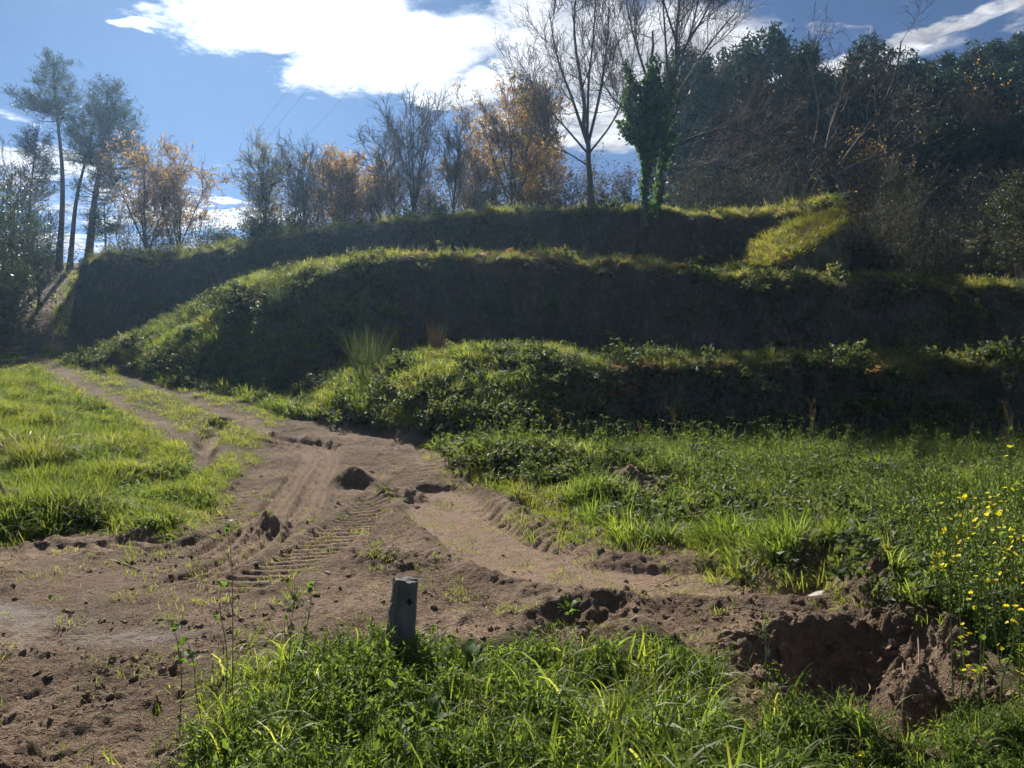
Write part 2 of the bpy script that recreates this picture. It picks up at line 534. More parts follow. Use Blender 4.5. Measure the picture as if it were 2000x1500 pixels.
def link(name, me, parent=None, loc=None, rot=None, scale=None):
    o = bpy.data.objects.new(name, me)
    COL.objects.link(o)
    if parent:
        o.parent = parent
    if loc is not None:
        o.location = loc
    if rot is not None:
        o.rotation_euler = rot
    if scale is not None:
        o.scale = scale if hasattr(scale, '__len__') else (scale,) * 3
    return o


def tag(o, label=None, cat=None, group=None, kind=None):
    for k, v in (('label', label), ('category', cat), ('group', group), ('kind', kind)):
        if v:
            o[k] = v
    return o


def thing(name, label, cat, loc, rotz=0.0, group=None, scale=None):
    o = link(name, None, loc=loc, rot=(0, 0, rotz), scale=scale)
    o.empty_display_size = 0.2
    return tag(o, label, cat, group)


# ------------------------------------------------------------------ materials
def new_mat(name):
    m = bpy.data.materials.new(name)
    m.use_nodes = True
    m.node_tree.nodes.clear()
    bb = NB(m.node_tree)
    o = bb.n('ShaderNodeOutputMaterial')
    return m, bb, o


def leaf_mat(name, c1, c2, trans=0.45, tmul=1.6, rough=0.5, warm=1.0, tint=True, c3=None):
    """leaf or blade: every piece its own shade between c1 and c2, lit through from behind"""
    m, q, o = new_mat(name)
    isl = q.n('ShaderNodeNewGeometry').outputs['Random Per Island']
    rnd = q.n('ShaderNodeObjectInfo').outputs['Random']
    f = isl
    if tint:
        at_ = q.n('ShaderNodeAttribute', attribute_type='INSTANCER', attribute_name='tint').outputs['Fac']
        f = q.m('ADD', q.m('MULTIPLY', isl, .5), q.m('MULTIPLY', at_, .5), clamp=True)
    else:
        f = q.m('ADD', q.m('MULTIPLY', isl, .75), q.m('MULTIPLY', rnd, .25), clamp=True)
    stops = [(0.0, c1), (1.0, c2)] if c3 is None else [(0.0, c1), (0.55, c2), (1.0, c3)]
    col = q.ramp(f, stops)
    pb = q.n('ShaderNodeBsdfPrincipled')
    q.link(col, pb.inputs['Base Color'])
    pb.inputs['Roughness'].default_value = rough
    pb.inputs['Specular IOR Level'].default_value = 0.22
    tb = q.n('ShaderNodeBsdfTranslucent')
    tc = q.vm('MULTIPLY', col, (tmul * 1.08 * warm, tmul * 1.1, tmul * .62))
    q.link(tc, tb.inputs[0])
    mx = q.n('ShaderNodeMixShader')
    mx.inputs[0].default_value = trans
    q.link(pb.outputs[0], mx.inputs[1])
    q.link(tb.outputs[0], mx.inputs[2])
    q.link(mx.outputs[0], o.inputs[0])
    return m


def bark_mat(name, c1, c2, scale=9, rough=.85, bump=.5, lichen=None):
    m, q, o = new_mat(name)
    tc = q.n('ShaderNodeTexCoord').outputs['Object']
    st = q.vm('MULTIPLY', tc, (1, 1, .28))
    n1 = q.noise(st, scale, 6, .65)
    col = q.ramp(n1, [(.3, c1), (.7, c2)])
    if lichen:
        col = q.mix(q.mr(q.noise(tc, scale * .35, 5, .7), .5, .64, 0, .8), col, (*lichen, 1))
    pb = q.n('ShaderNodeBsdfPrincipled')
    q.link(col, pb.inputs['Base Color'])
    pb.inputs['Roughness'].default_value = rough
    pb.inputs['Specular IOR Level'].default_value = .25
    bp = q.n('ShaderNodeBump')
    bp.inputs['Strength'].default_value = bump
    bp.inputs['Distance'].default_value = .03
    q.link(n1, bp.inputs['Height'])
    q.link(bp.outputs[0], pb.inputs['Normal'])
    q.link(pb.outputs[0], o.inputs[0])
    return m


def ground_mat():
    m, q, o = new_mat('earth_and_turf')
    pos = q.n('ShaderNodeNewGeometry').outputs['Position']
    A = lambda k: q.n('ShaderNodeAttribute', attribute_name=k).outputs['Fac']
    soil, wet, steep, worn = A('soil'), A('wet'), A('steep'), A('worn')
    n1 = q.noise(pos, 1.3, 4, .6)
    n2 = q.noise(pos, 14, 4, .65)
    n3 = q.noise(pos, 70, 2, .6)
    n0 = q.noise(pos, .55, 3, .6)
    dirt = q.ramp(n1, [(.28, (.125, .084, .056)), (.5, (.225, .157, .106)), (.72, (.33, .242, .170))])
    dirt = q.mix(q.m('MULTIPLY', q.mr(n0, .42, .62, .0, .5), q.m('SUBTRACT', 1.0, worn)), dirt, (.070, .047, .032, 1))
    dirt = q.mix(q.mr(n2, .35, .7, .0, .55), dirt, (.082, .054, .035, 1))
    dirt = q.mix(q.m('MULTIPLY', worn, .6), dirt, q.ramp(n2, [(.3, (.25, .170, .115)), (.7, (.37, .262, .184))]))
    pebble = q.mr(n3, .60, .70, 0, .6)
    dirt = q.mix(pebble, dirt, (.30, .235, .17, 1))
    dirt = q.mix(q.m('MULTIPLY', wet, .7), dirt, (.112, .104, .096, 1))
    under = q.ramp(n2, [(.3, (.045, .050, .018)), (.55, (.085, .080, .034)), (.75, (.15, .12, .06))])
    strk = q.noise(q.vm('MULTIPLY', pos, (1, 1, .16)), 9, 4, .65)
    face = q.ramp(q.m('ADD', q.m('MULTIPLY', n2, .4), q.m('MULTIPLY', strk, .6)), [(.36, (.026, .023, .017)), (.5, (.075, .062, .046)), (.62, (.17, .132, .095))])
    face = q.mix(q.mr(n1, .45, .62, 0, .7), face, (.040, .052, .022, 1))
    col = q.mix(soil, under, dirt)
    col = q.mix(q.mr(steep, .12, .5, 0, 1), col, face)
    pb = q.n('ShaderNodeBsdfPrincipled')
    q.link(col, pb.inputs['Base Color'])
    q.link(q.mr(wet, 0, 1, .95, .72), pb.inputs['Roughness'])
    pb.inputs['Specular IOR Level'].default_value = .10
    bp = q.n('ShaderNodeBump')
    bp.inputs['Strength'].default_value = 1.0
    bp.inputs['Distance'].default_value = .055
    crk = q.noise(q.vm('MULTIPLY', pos, (1, 2.6, 1)), 11, 4, .7)
    hgt = q.m('ADD', q.m('MULTIPLY', q.noise(pos, 30, 3, .7), .8), q.m('ADD', q.m('MULTIPLY', n3, .3), q.m('MULTIPLY', q.m('ABSOLUTE', q.m('SUBTRACT', crk, .5)), 1.6)))
    q.link(q.m('MULTIPLY', hgt, q.mr(wet, 0, 1, 1, .25)), bp.inputs['Height'])
    q.link(bp.outputs[0], pb.inputs['Normal'])
    q.link(pb.outputs[0], o.inputs[0])
    return m


MAT = {}
MAT['ground'] = ground_mat()


# ------------------------------------------------------------------ ground: one sheet, fine near the eye, coarse to the horizon
def build_ground():
    rows = [-200, -60, -25, -10, -4, -1, 1.0, 2.0, 2.6]
    y = 3.0
    while y < 320:
        rows.append(y)
        y += np.interp(y, [3, 4.5, 7, 10, 14, 18, 34, 38, 60, 120, 320], [.014, .016, .022, .032, .045, .065, .075, .14, .5, 3, 20])
    rows += [340]
    us = list(np.arange(-.80, .8001, .0033))
    u, st = .80, .006
    ext = []
    while u < 2.2:
        u += st
        st *= 1.28
        ext.append(u)
    us = np.array([-e for e in ext[::-1]] + us + ext)
    rows = np.array(rows)
    S = np.maximum(rows + 1.0, 4.0)
    X = us[None, :] * S[:, None]
    Yg = np.repeat(rows[:, None], len(us), 1)
    z, soil, turf, wet, steep = height(X.ravel(), Yg.ravel())
    worn = np.zeros(z.shape)
    nm = (Yg.ravel() < 20) & (np.abs(X.ravel()) < 12) & (Yg.ravel() > 2)
    _, w_, bl = tread_relief(X.ravel()[nm], Yg.ravel()[nm])
    worn[nm] = np.maximum(w_ * .6, bl)
    R, Cn = X.shape
    idx = np.arange(R * Cn).reshape(R, Cn)
    F = np.stack([idx[:-1, :-1], idx[:-1, 1:], idx[1:, 1:], idx[1:, :-1]], -1).reshape(-1, 4)
    V = np.stack([X.ravel(), Yg.ravel(), z], 1)
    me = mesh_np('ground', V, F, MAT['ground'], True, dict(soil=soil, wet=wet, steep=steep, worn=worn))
    return tag(link('ground', me), 'terraced hillside ground with stripped brown earth and grassy banks', 'ground', kind='structure')


build_ground()

# ------------------------------------------------------------------ trees
def norm(v):
    return v / np.maximum(np.linalg.norm(v, axis=-1, keepdims=True), 1e-9)


def resample(pts, n):
    p = np.array(pts, float)
    k = 24
    if len(p) > 2:
        q = [2 * p[0] - p[1]] + list(p) + [2 * p[-1] - p[-2]]
        o = []
        for i in range(1, len(q) - 2):
            for j in range(k):
                t = j / k
                o.append(0.5 * ((2 * q[i]) + (q[i + 1] - q[i - 1]) * t + (2 * q[i - 1] - 5 * q[i] + 4 * q[i + 1] - q[i + 2]) * t * t + (3 * q[i] - q[i - 1] - 3 * q[i + 1] + q[i + 2]) * t ** 3))
        p = np.array(o + [p[-1]])
    s = np.concatenate([[0], np.cumsum(np.linalg.norm(np.diff(p, axis=0), axis=1))])
    t = np.linspace(0, s[-1], n)
    return np.stack([np.interp(t, s, p[:, i]) for i in range(3)], 1)


def tubes(P, R, k):
    """tubes along polylines: P (B,n,3), R (B,n)"""
    B, n, _ = P.shape
    T = norm(np.gradient(P, axis=1))
    ref = np.where(np.abs(T[:, :1, 2:3]) > .85, np.array([1., 0, 0]), np.array([0, 0, 1.]))
    N = norm(np.cross(T, np.broadcast_to(ref, T.shape)))
    Bn = np.cross(T, N)
    a = np.arange(k) * 2 * math.pi / k
    V = P[:, :, None, :] + R[:, :, None, None] * (np.cos(a)[None, None, :, None] * N[:, :, None, :] + np.sin(a)[None, None, :, None] * Bn[:, :, None, :])
    idx = np.arange(B * n * k).reshape(B, n, k)
    nx = np.roll(idx, -1, axis=2)
    F = np.stack([idx[:, :-1], nx[:, :-1], nx[:, 1:], idx[:, 1:]], -1).reshape(-1, 4)
    return V.reshape(-1, 3), F


def join(parts):
    Vs, Fs, o = [], [], 0
    for V, F in parts:
        Vs.append(V)
        Fs.append(np.asarray(F) + o)
        o += len(V)
    four = [f for f in Fs if f.shape[1] == 4]
    three = [f for f in Fs if f.shape[1] == 3]
    out_ = []
    if four:
        out_.append(np.concatenate(four))
    if three:
        out_.append(np.concatenate(three))
    return np.concatenate(Vs), out_


def sprout(rng, P, R, count, t0, t1, L, Lvar=.35, ang=.8, avar=.25, up=.1, wander=.25, n=5, rk=.55, rmin=.006, taper=.25, bias=None, tip=0.0):
    """count children on each parent polyline"""
    B, m, _ = P.shape
    t = t0 + (t1 - t0) * (np.arange(count)[None, :] + rng.random((B, count))) / count
    f = t * (m - 1)
    i = np.clip(f.astype(int), 0, m - 2)
    fr = (f - i)[..., None]
    bi = np.arange(B)[:, None]
    p0 = P[bi, i] * (1 - fr) + P[bi, i + 1] * fr
    tan = norm(P[bi, i + 1] - P[bi, i])
    r0 = (R[bi, i] * (1 - fr[..., 0]) + R[bi, i + 1] * fr[..., 0])
    rv = rng.normal(size=tan.shape)
    perp = norm(rv - (rv * tan).sum(-1, keepdims=True) * tan)
    a = (ang + avar * rng.normal(size=t.shape))[..., None]
    d = norm(np.cos(a) * tan + np.sin(a) * perp)
    if bias is not None:
        d = norm(d + np.array(bias))
    LL = L if np.isscalar(L) else L(t)
    LL = LL * (1 + Lvar * rng.uniform(-1, 1, t.shape))
    d = d.reshape(-1, 3)
    p = p0.reshape(-1, 3)
    LL = np.broadcast_to(LL, t.shape).reshape(-1)
    pts = [p]
    for s in range(n - 1):
        d = norm(d + wander * rng.normal(size=d.shape) + np.array([0, 0, up]))
        p = p + d * (LL / (n - 1))[:, None]
        pts.append(p)
    Pn = np.stack(pts, 1)
    rr = np.maximum(r0.reshape(-1) * rk, rmin)
    Rn = np.maximum(rr[:, None] * (1 - (1 - taper) * np.linspace(0, 1, n)[None, :]), rmin * .7)
    return Pn, Rn


def leaf_quads(rng, C, size, aspect=.5, droop=0.0, svar=.4, up=None):
    """rhombic leaves, slightly folded, at the points C"""
    n = len(C)
    d = norm(rng.normal(size=(n, 3)) + np.array([0, 0, -droop]))
    w = rng.normal(size=(n, 3))
    if up is not None:
        w = w * .5 + np.cross(d, np.array([0, 0, 1.0])) * up
    w = norm(w - (w * d).sum(1, keepdims=True) * d)
    nn = np.cross(d, w)
    s = (size * (1 + svar * rng.uniform(-1, 1, n)))[:, None]
    mid = C + d * s * .5 + nn * s * .09
    V = np.stack([C, mid + w * s * aspect * .5, C + d * s - nn * s * .05, mid - w * s * aspect * .5], 1).reshape(-1, 3)
    F = np.arange(n * 4).reshape(n, 4)
    return V, F


def along(rng, P, n, t0=0.2, jit=.05):
    """n random points along each polyline"""
    B, m, _ = P.shape
    t = rng.uniform(t0, 1, (B, n)) * (m - 1)
    i = np.clip(t.astype(int), 0, m - 2)
    fr = (t - i)[..., None]
    bi = np.arange(B)[:, None]
    q = P[bi, i] * (1 - fr) + P[bi, i + 1] * fr
    return q.reshape(-1, 3) + jit * rng.normal(size=(B * n, 3))


MAT['bark_grey'] = bark_mat('grey_bark', (.055, .048, .042), (.14, .125, .11), 9, lichen=(.13, .14, .095))
MAT['bark_brown'] = bark_mat('brown_bark', (.05, .038, .03), (.13, .10, .08), 9)
MAT['bark_pine'] = bark_mat('pine_bark', (.045, .032, .026), (.13, .085, .06), 12)
MAT['bark_euc'] = bark_mat('pale_bark', (.10, .085, .07), (.26, .23, .20), 5)
MAT['twig'] = bark_mat('twigs', (.085, .066, .052), (.17, .135, .11), 14, bump=0)
MAT['twig_dark'] = bark_mat('dark_twigs', (.045, .042, .036), (.10, .095, .08), 14, bump=0)
MAT['needle'] = leaf_mat('pine_needles', (.016, .034, .014), (.045, .072, .026), .25, 1.3, .5, tint=False)
MAT['euc_leaf'] = leaf_mat('eucalyptus_leaves', (.015, .036, .020), (.050, .088, .042), .22, 1.2, .5, tint=False)
MAT['oak_rust'] = leaf_mat('rusty_oak_leaves', (.16, .088, .030), (.36, .22, .080), .55, 1.8, .6, tint=False)
MAT['oak_pale'] = leaf_mat('yellow_green_leaves', (.10, .11, .028), (.26, .20, .06), .5, 1.5, .6, tint=False)
MAT['ivy'] = leaf_mat('ivy_leaves', (.024, .054, .014), (.075, .15, .030), .4, 1.7, .5, tint=False)
MAT['bush'] = leaf_mat('evergreen_bush_leaves', (.028, .048, .018), (.10, .125, .045), .3, 1.4, .4, tint=False)
MAT['olive'] = leaf_mat('olive_green_leaves', (.045, .055, .024), (.115, .12, .055), .3, 1.3, .5, tint=False)
MAT['thicket'] = leaf_mat('brown_thicket_leaves', (.060, .042, .026), (.15, .105, .060), .4, 1.4, .6, tint=False)
MAT['wood'] = leaf_mat('dark_wood_leaves', (.016, .030, .016), (.048, .070, .032), .25, 1.2, .55, tint=False)
MAT['scrub'] = leaf_mat('dull_scrub_leaves', (.024, .032, .016), (.070, .070, .034), .3, 1.2, .6, tint=False)


def tree(name, label, px, Y, z=None, cat='tree', group=None, trunk=None, R=.2, seed=1, n=12, levels=(), leaves=None, bark='bark_grey', twig='twig', k=8, rtop=.3, extra=None, loc=None, merge=False):
    """tree > trunk, branches, foliage. trunk: points in metres from the foot"""
    rng = np.random.default_rng(seed)
    x = (px - 1000) / FPX * Y
    if loc is None:
        zz = ground_z(x, Y)[0] if z is None else z
        loc = (x, Y, zz - .08)
    t = thing(name, label, cat, loc, 0, group)
    tr = resample(trunk, n)[None]
    tr[:, 2:-1] += .015 * np.linalg.norm(tr[0, -1]) * .3 * rng.normal(size=tr[:, 2:-1].shape) * np.array([1, 1, .2])
    s = np.linspace(0, 1, n)
    Rt = (R * (1 - (1 - rtop) * s ** .8) + R * .45 * np.exp(-s * 22))[None]
    V, F = tubes(tr, Rt, k)
    link('trunk', mesh_np('trunk', V, F, MAT[bark], True), t)
    P, Rr = tr, Rt
    hist = [(P, Rr)]
    parts, tw = [], []
    if extra:
        EP = np.stack([resample(e[0], n) for e in extra])
        ER = np.stack([e[1] * (1 - .72 * s) for e in extra])
        parts.append(tubes(EP, ER, 6))
        P = np.concatenate([P, EP])
        Rr = np.concatenate([Rr, ER])
        hist = [(P, Rr)]
    for li, lv in enumerate(levels):
        lv = dict(lv)
        src = lv.pop('src', -1)
        kk = lv.pop('k', 3 if li >= 1 else 5)
        P, Rr = sprout(rng, *hist[src], **lv)
        hist.append((P, Rr))
        (parts if li < 1 or merge else tw).append(tubes(P, Rr, kk))
    if parts:
        V, F = join(parts)
        link('limbs', mesh_np('limbs', V, F, MAT[bark], True), t)
    if tw:
        V, F = join(tw)
        link('twigs', mesh_np('twigs', V, F, MAT[twig], True), t)
    for lf in (leaves or ()):
        C = along(rng, hist[lf.get('src', -1)][0], lf['n'], lf.get('t0', .2), lf.get('jit', .05))
        if 'keep' in lf:
            C = C[lf['keep'](C, rng)]
        V, F = leaf_quads(rng, C, lf['size'], lf.get('aspect', .5), lf.get('droop', .3))
        link(lf.get('name', 'foliage'), mesh_np('foliage', V, F, MAT[lf['mat']]), t)
    return t, hist


def offs(pts, Y, base):
    """pixel path -> metres from the foot of the tree; an optional third value moves it in depth"""
    o = []
    for q in pts:
        dY = q[2] if len(q) > 2 else 0.0
        p = at(q[0], q[1], Y + dY)
        o.append((p[0] - base[0], p[1] - base[1], p[2] - base[2]))
    return o


def foot(px, py, Y):
    return at(px, py, Y)


# --- three big trees at the edge of the top terrace
f1 = foot(1155, 418, 35.2)
tree('bare_tree', 'tall bare tree with vase-shaped crown on terrace rim, left of the ivy-clad trunk', 1155, 35.2, loc=f1, R=.155, seed=11, n=16, k=10,
     trunk=offs([(1155, 422), (1152, 340), (1147, 270), (1138, 190), (1128, 90), (1120, -40), (1116, -110)], 35.2, f1), rtop=.12,
     extra=[(offs([(1150, 290), (1120, 200), (1088, 110, .6), (1072, 20, 1)], 35.2, f1), .085), (offs([(1149, 280), (1170, 190, -.5), (1185, 90, -1), (1190, 0, -1.2)], 35.2, f1), .085),
            (offs([(1147, 265), (1150, 160, -.8), (1160, 60, -1.6), (1165, -60, -2)], 35.2, f1), .075), (offs([(1148, 300), (1105, 250, .5), (1060, 200, 1.2), (1030, 150, 1.6)], 35.2, f1), .06),
            (offs([(1150, 300), (1195, 240, .8), (1225, 170, 1.6), (1240, 90, 2.)], 35.2, f1), .055), (offs([(1151, 325), (1110, 300, -.6), (1075, 285, -1.2), (1050, 262, -1.4)], 35.2, f1), .04)],
     levels=[dict(count=9, t0=.3, t1=.98, L=1.9, ang=.55, up=.16, wander=.14, n=6, rk=.5, rmin=.012, k=5),
             dict(count=9, t0=.2, t1=1, L=1.15, ang=.55, up=.14, wander=.18, n=5, rk=.55, rmin=.010),
             dict(count=8, t0=.15, t1=1, L=.55, ang=.6, up=.12, wander=.25, n=3, rk=.6, rmin=.008)],
     leaves=[dict(n=1, size=.07, mat='oak_rust', keep=lambda C, r: r.random(len(C)) < .28)])
f2 = foot(1257, 442, 34.4)
ivy_tree, h2 = tree('ivy_clad_tree', 'tree with ivy-smothered trunk and dark green ivy crown on terrace rim', 1257, 34.4, loc=f2, R=.17, seed=12, n=14, k=9,
                    trunk=offs([(1257, 446), (1260, 360), (1263, 280), (1268, 200), (1272, 130), (1275, 60)], 34.4, f2), rtop=.25,
                    extra=[(offs([(1262, 290), (1235, 220, .3), (1222, 140, .6), (1200, 60, .8)], 34.4, f2), .06), (offs([(1266, 240), (1300, 190, -.3), (1318, 120, -.5)], 34.4, f2), .06)],
                    levels=[dict(count=8, t0=.45, t1=1, L=1.5, ang=.8, up=.12, wander=.2, n=5, rk=.5, rmin=.01),
                            dict(count=6, t0=.2, t1=1, L=.7, ang=.7, up=.05, wander=.25, n=4, rk=.5, rmin=.006)], merge=True)


def ivy_on(t, path, rad, n, size, seed):
    """ivy leaves wrapped round a stem: rad(s) is the thickness of the growth"""
    rng = np.random.default_rng(seed)
    p = resample(path, 60)
    s = rng.random(n * 3)
    w = rad(s)
    s = s[rng.random(n * 3) < (w / w.max()) ** 1.4][:n]
    w = rad(s)
    c = np.stack([np.interp(s * 59, np.arange(60), p[:, i]) for i in range(3)], 1)
    a = rng.uniform(0, 2 * math.pi, len(s))
    rr = w * np.sqrt(rng.uniform(.25, 1, len(s))) * (1 + .75 * vnoise(a * 1.2, s * 11, seed))
    c = c + np.stack([np.cos(a) * rr, np.sin(a) * rr, .1 * rng.normal(size=len(s))], 1)
    V, F = leaf_quads(rng, c, size, .85, .8)
    return link('ivy', mesh_np('ivy', V, F, MAT['ivy']), t)


for path, radf, cnt, sd_ in (([(1257, 440), (1260, 360), (1262, 300), (1266, 230), (1272, 150)], lambda s: np.interp(s, [0, .25, .45, .7, 1], [.16, .20, .30, .50, .30]), 2600, 5),
                             ([(1262, 320), (1246, 262, .2), (1232, 205, .4), (1236, 150, .4)], lambda s: np.interp(s, [0, .3, .7, 1], [.15, .42, .52, .16]), 1900, 6),
                             ([(1264, 300), (1276, 220, -.2), (1272, 160, -.3), (1280, 108, -.2)], lambda s: np.interp(s, [0, .3, .7, 1], [.2, .42, .42, .14]), 1700, 7),
                             ([(1266, 330), (1288, 260, .2), (1300, 190, .4), (1318, 112, .5)], lambda s: np.interp(s, [0, .3, .7, 1], [.12, .40, .42, .12]), 1900, 8),
                             ([(1244, 275), (1220, 258, .3), (1212, 236, .4)], lambda s: np.interp(s, [0, 1], [.3, .12]), 260, 9), ([(1290, 330), (1306, 300), (1310, 262)], lambda s: np.interp(s, [0, 1], [.15, .3]), 420, 10),
                             ([(1240, 175), (1226, 140, .3), (1222, 118, .4)], lambda s: np.interp(s, [0, 1], [.3, .1]), 240, 14), ([(1280, 441), (1284, 390), (1288, 340)], lambda s: np.interp(s, [0, 1], [.24, .22]), 300, 15)):
    ivy_on(ivy_tree, offs(path, 34.4, f2), radf, cnt, .15, sd_)
f3 = foot(1280, 441, 34.6)
tree('bare_tree', 'largest bare tree on terrace rim, forked trunk close to the right of the ivy', 1280, 34.6, loc=f3, R=.17, seed=13, n=16, k=10,
     trunk=offs([(1280, 445), (1284, 380), (1290, 310), (1300, 220), (1318, 130), (1322, 30), (1325, -140)], 34.6, f3), rtop=.15,
     extra=[(offs([(1288, 322), (1315, 290, -.4), (1355, 268, -1), (1420, 250, -1.5), (1480, 262, -1.8)], 34.6, f3), .075), (offs([(1300, 230), (1345, 150, .8), (1390, 80, 1.5), (1440, 20, 2.0)], 34.6, f3), .085),
            (offs([(1310, 170), (1350, 60, -.6), (1375, -60, -1)], 34.6, f3), .07), (offs([(1296, 260), (1262, 150, .5), (1235, 60, 1), (1215, -40, 1.5)], 34.6, f3), .08),
            (offs([(1306, 190), (1300, 80, -1), (1290, -60, -2)], 34.6, f3), .07), (offs([(1292, 290), (1240, 230, -.8), (1195, 190, -1.4), (1170, 140, -1.6)], 34.6, f3), .055),
            (offs([(1318, 120), (1370, 40, -.2), (1420, -60, -.4)], 34.6, f3), .06), (offs([(1320, 80), (1290, -20, .6), (1270, -120, 1.0)], 34.6, f3), .055), (offs([(1288, 330), (1335, 330, .6), (1390, 322, 1.2), (1440, 335, 1.6)], 34.6, f3), .04)],
     levels=[dict(count=10, t0=.28, t1=.98, L=2.1, ang=.58, up=.15, wander=.15, n=6, rk=.5, rmin=.012, k=5),
             dict(count=8, t0=.2, t1=1, L=1.2, ang=.55, up=.14, wander=.18, n=5, rk=.55, rmin=.010),
             dict(count=7, t0=.15, t1=1, L=.55, ang=.6, up=.12, wander=.25, n=3, rk=.6, rmin=.008)],
     leaves=[dict(n=1, size=.07, mat='oak_rust', keep=lambda C, r: r.random(len(C)) < .12)])
# --- crooked fruit tree leaning out at the right end of the top terrace
f4 = foot(1655, 398, 34.6)
tree('crooked_tree', 'crooked bare tree leaning left, wide tangled crown at right end of the top rim', 1655, 34.6, loc=f4, R=.2, seed=14, n=14, k=9,
     trunk=offs([(1657, 402), (1645, 365), (1630, 330), (1618, 300), (1600, 288), (1560, 275)], 34.6, f4), rtop=.3, twig='twig_dark',
     extra=[(offs([(1632, 335), (1650, 310, -.3), (1700, 240, -.8), (1745, 160, -1), (1760, 80, -1)], 34.6, f4), .10), (offs([(1612, 300), (1625, 240, .5), (1645, 180, 1), (1660, 110, 1.2)], 34.6, f4), .08),
            (offs([(1635, 340), (1700, 310, .6), (1770, 290, 1), (1830, 255, 1.3)], 34.6, f4), .08), (offs([(1605, 290), (1560, 285, -.5), (1520, 300, -1), (1485, 325, -1.2)], 34.6, f4), .07),
            (offs([(1590, 285), (1600, 220, -.6), (1590, 160, -1), (1575, 110, -1)], 34.6, f4), .06), (offs([(1620, 310), (1585, 345, -1), (1560, 395, -1.4)], 34.6, f4), .04), (offs([(1700, 240, -.8), (1780, 200, -.6), (1850, 190, -.4)], 34.6, f4), .06)],
     levels=[dict(count=9, t0=.25, t1=1, L=1.7, ang=.9, avar=.35, up=.05, wander=.28, n=6, rk=.5, rmin=.012, k=5),
             dict(count=7, t0=.2, t1=1, L=.85, ang=.8, up=.04, wander=.3, n=5, rk=.55, rmin=.008),
             dict(count=6, t0=.2, t1=1, L=.45, ang=.7, up=.03, wander=.3, n=3, rk=.6, rmin=.009)],
     leaves=[dict(n=1, size=.08, mat='oak_rust', keep=lambda C, r: r.random(len(C)) < .10)])


# --- row of half-bare trees behind the terraces: label, px, foot py, depth, top py, spread px, leaf, density
def row_tree(name, label, px, Y, top, spread, seed, leaf=None, nleaf=2, size=.15, stems=3, lean=0, cat='tree', group='half-bare trees along the top terrace', keep=1.0, bark='bark_brown'):
    x = (px - 1000) / FPX * Y
    zg = ground_z(x, Y)[0]
    H = EYE + (750 - top) / FPX * Y - zg
    W = spread / FPX * Y * .5
    rng = np.random.default_rng(seed + 500)
    lx = lean / FPX * Y
    ex = []
    for i in range(stems):
        a = 2 * math.pi * (i + rng.random() * .6) / max(stems, 1)
        h0 = H * rng.uniform(.04, .3)
        sp = W * rng.uniform(.55, 1.0)
        ex.append(([(lx * .1, 0, h0), (lx * .4 + math.cos(a) * sp * .45, math.sin(a) * sp * .45, h0 + (H - h0) * .4), (lx * .8 + math.cos(a) * sp * .85, math.sin(a) * sp * .8, h0 + (H - h0) * rng.uniform(.68, .9))], .016 * H ** .9 * .6))
    hb = rng.uniform(-1, 1, 3)
    lv = [dict(count=9, t0=.18, t1=1, L=H * (.24 + .06 * hb[0]), ang=.72 + .22 * hb[1], up=.12 + .07 * hb[2], wander=.2, n=5, rk=.5, rmin=.016, k=4),
          dict(count=7, t0=.2, t1=1, L=H * .13, ang=.65, up=.1, wander=.22, n=4, rk=.55, rmin=.013),
          dict(count=4, t0=.15, t1=1, L=H * .07, ang=.65, up=.1, wander=.25, n=2, rk=.6, rmin=.011)]
    lf = [dict(n=nleaf, size=size, mat=leaf, jit=.10, keep=(lambda C, r: r.random(len(C)) < keep * (.35 + .65 * (vnoise(C[:, 0] * .9, C[:, 2] * .9, seed) > -.25))))] if leaf else None
    return tree(name, label, px, Y, cat=cat, group=group, trunk=[(0, 0, 0), (lx * .2, .1, H * .35), (lx * .6, -.1, H * .7), (lx, 0, H * .97)], R=.016 * H ** .95, seed=seed, n=12, k=7, rtop=.12, extra=ex, levels=lv, leaves=lf, bark=bark)


row_tree('oak_tree', 'rusty-leaved oak just right of the tall pines', 283, 47, 300, 150, 21, 'oak_rust', 3, .17, 4)
row_tree('oak_tree', 'rusty-leaved oak, second right of the pines, beside the sky gap', 350, 46, 318, 120, 22, 'oak_rust', 3, .17, 4)
row_tree('slender_tree', 'slender yellow-green tree, first right of the open sky gap', 517, 41, 292, 60, 23, 'oak_pale', 2, .14, 4)
row_tree('bare_tree', 'grey bare bushy tree between the yellow-green tree and a rusty oak', 592, 41, 290, 110, 24, 'oak_rust', 1, .09, 5, keep=.25)
row_tree('oak_tree', 'round rusty oak low on the skyline, left of the bare saplings', 672, 43, 322, 110, 25, 'oak_rust', 5, .17, 5)
row_tree('bare_tree', 'small bare tree leaning left behind the terrace rim', 775, 39, 270, 90, 26, None, stems=3, lean=-45)
row_tree('bare_tree', 'tall fine-twigged bare tree with a pointed crown in mid skyline', 808, 41, 205, 120, 27, 'oak_rust', 1, .08, 6, keep=.12)
row_tree('bare_tree', 'twin-stemmed dark bare tree beside the far gatepost', 885, 38, 248, 100, 28, None, stems=4, lean=15)
row_tree('oak_tree', 'largest golden-brown oak under the dark eucalyptus top', 1000, 40, 196, 170, 29, 'oak_rust', 4, .15, 6, keep=.95)
row_tree('oak_tree', 'low brown oak thicket left of the twin-stemmed bare tree', 735, 46, 330, 90, 30, 'oak_rust', 2, .16, 4)
row_tree('oak_tree', 'low brown oak thicket right of the twin-stemmed bare tree', 935, 46, 300, 100, 31, 'oak_rust', 3, .16, 5)
row_tree('oak_tree', 'brown-leaved oak half hidden behind the golden oak', 1060, 46, 290, 90, 32, 'oak_rust', 2, .16, 4)
row_tree('oak_tree', 'small orange-topped tree high on the wooded slope at right', 1897, 58, 195, 62, 33, 'oak_rust', 3, .22, 5, keep=.75)
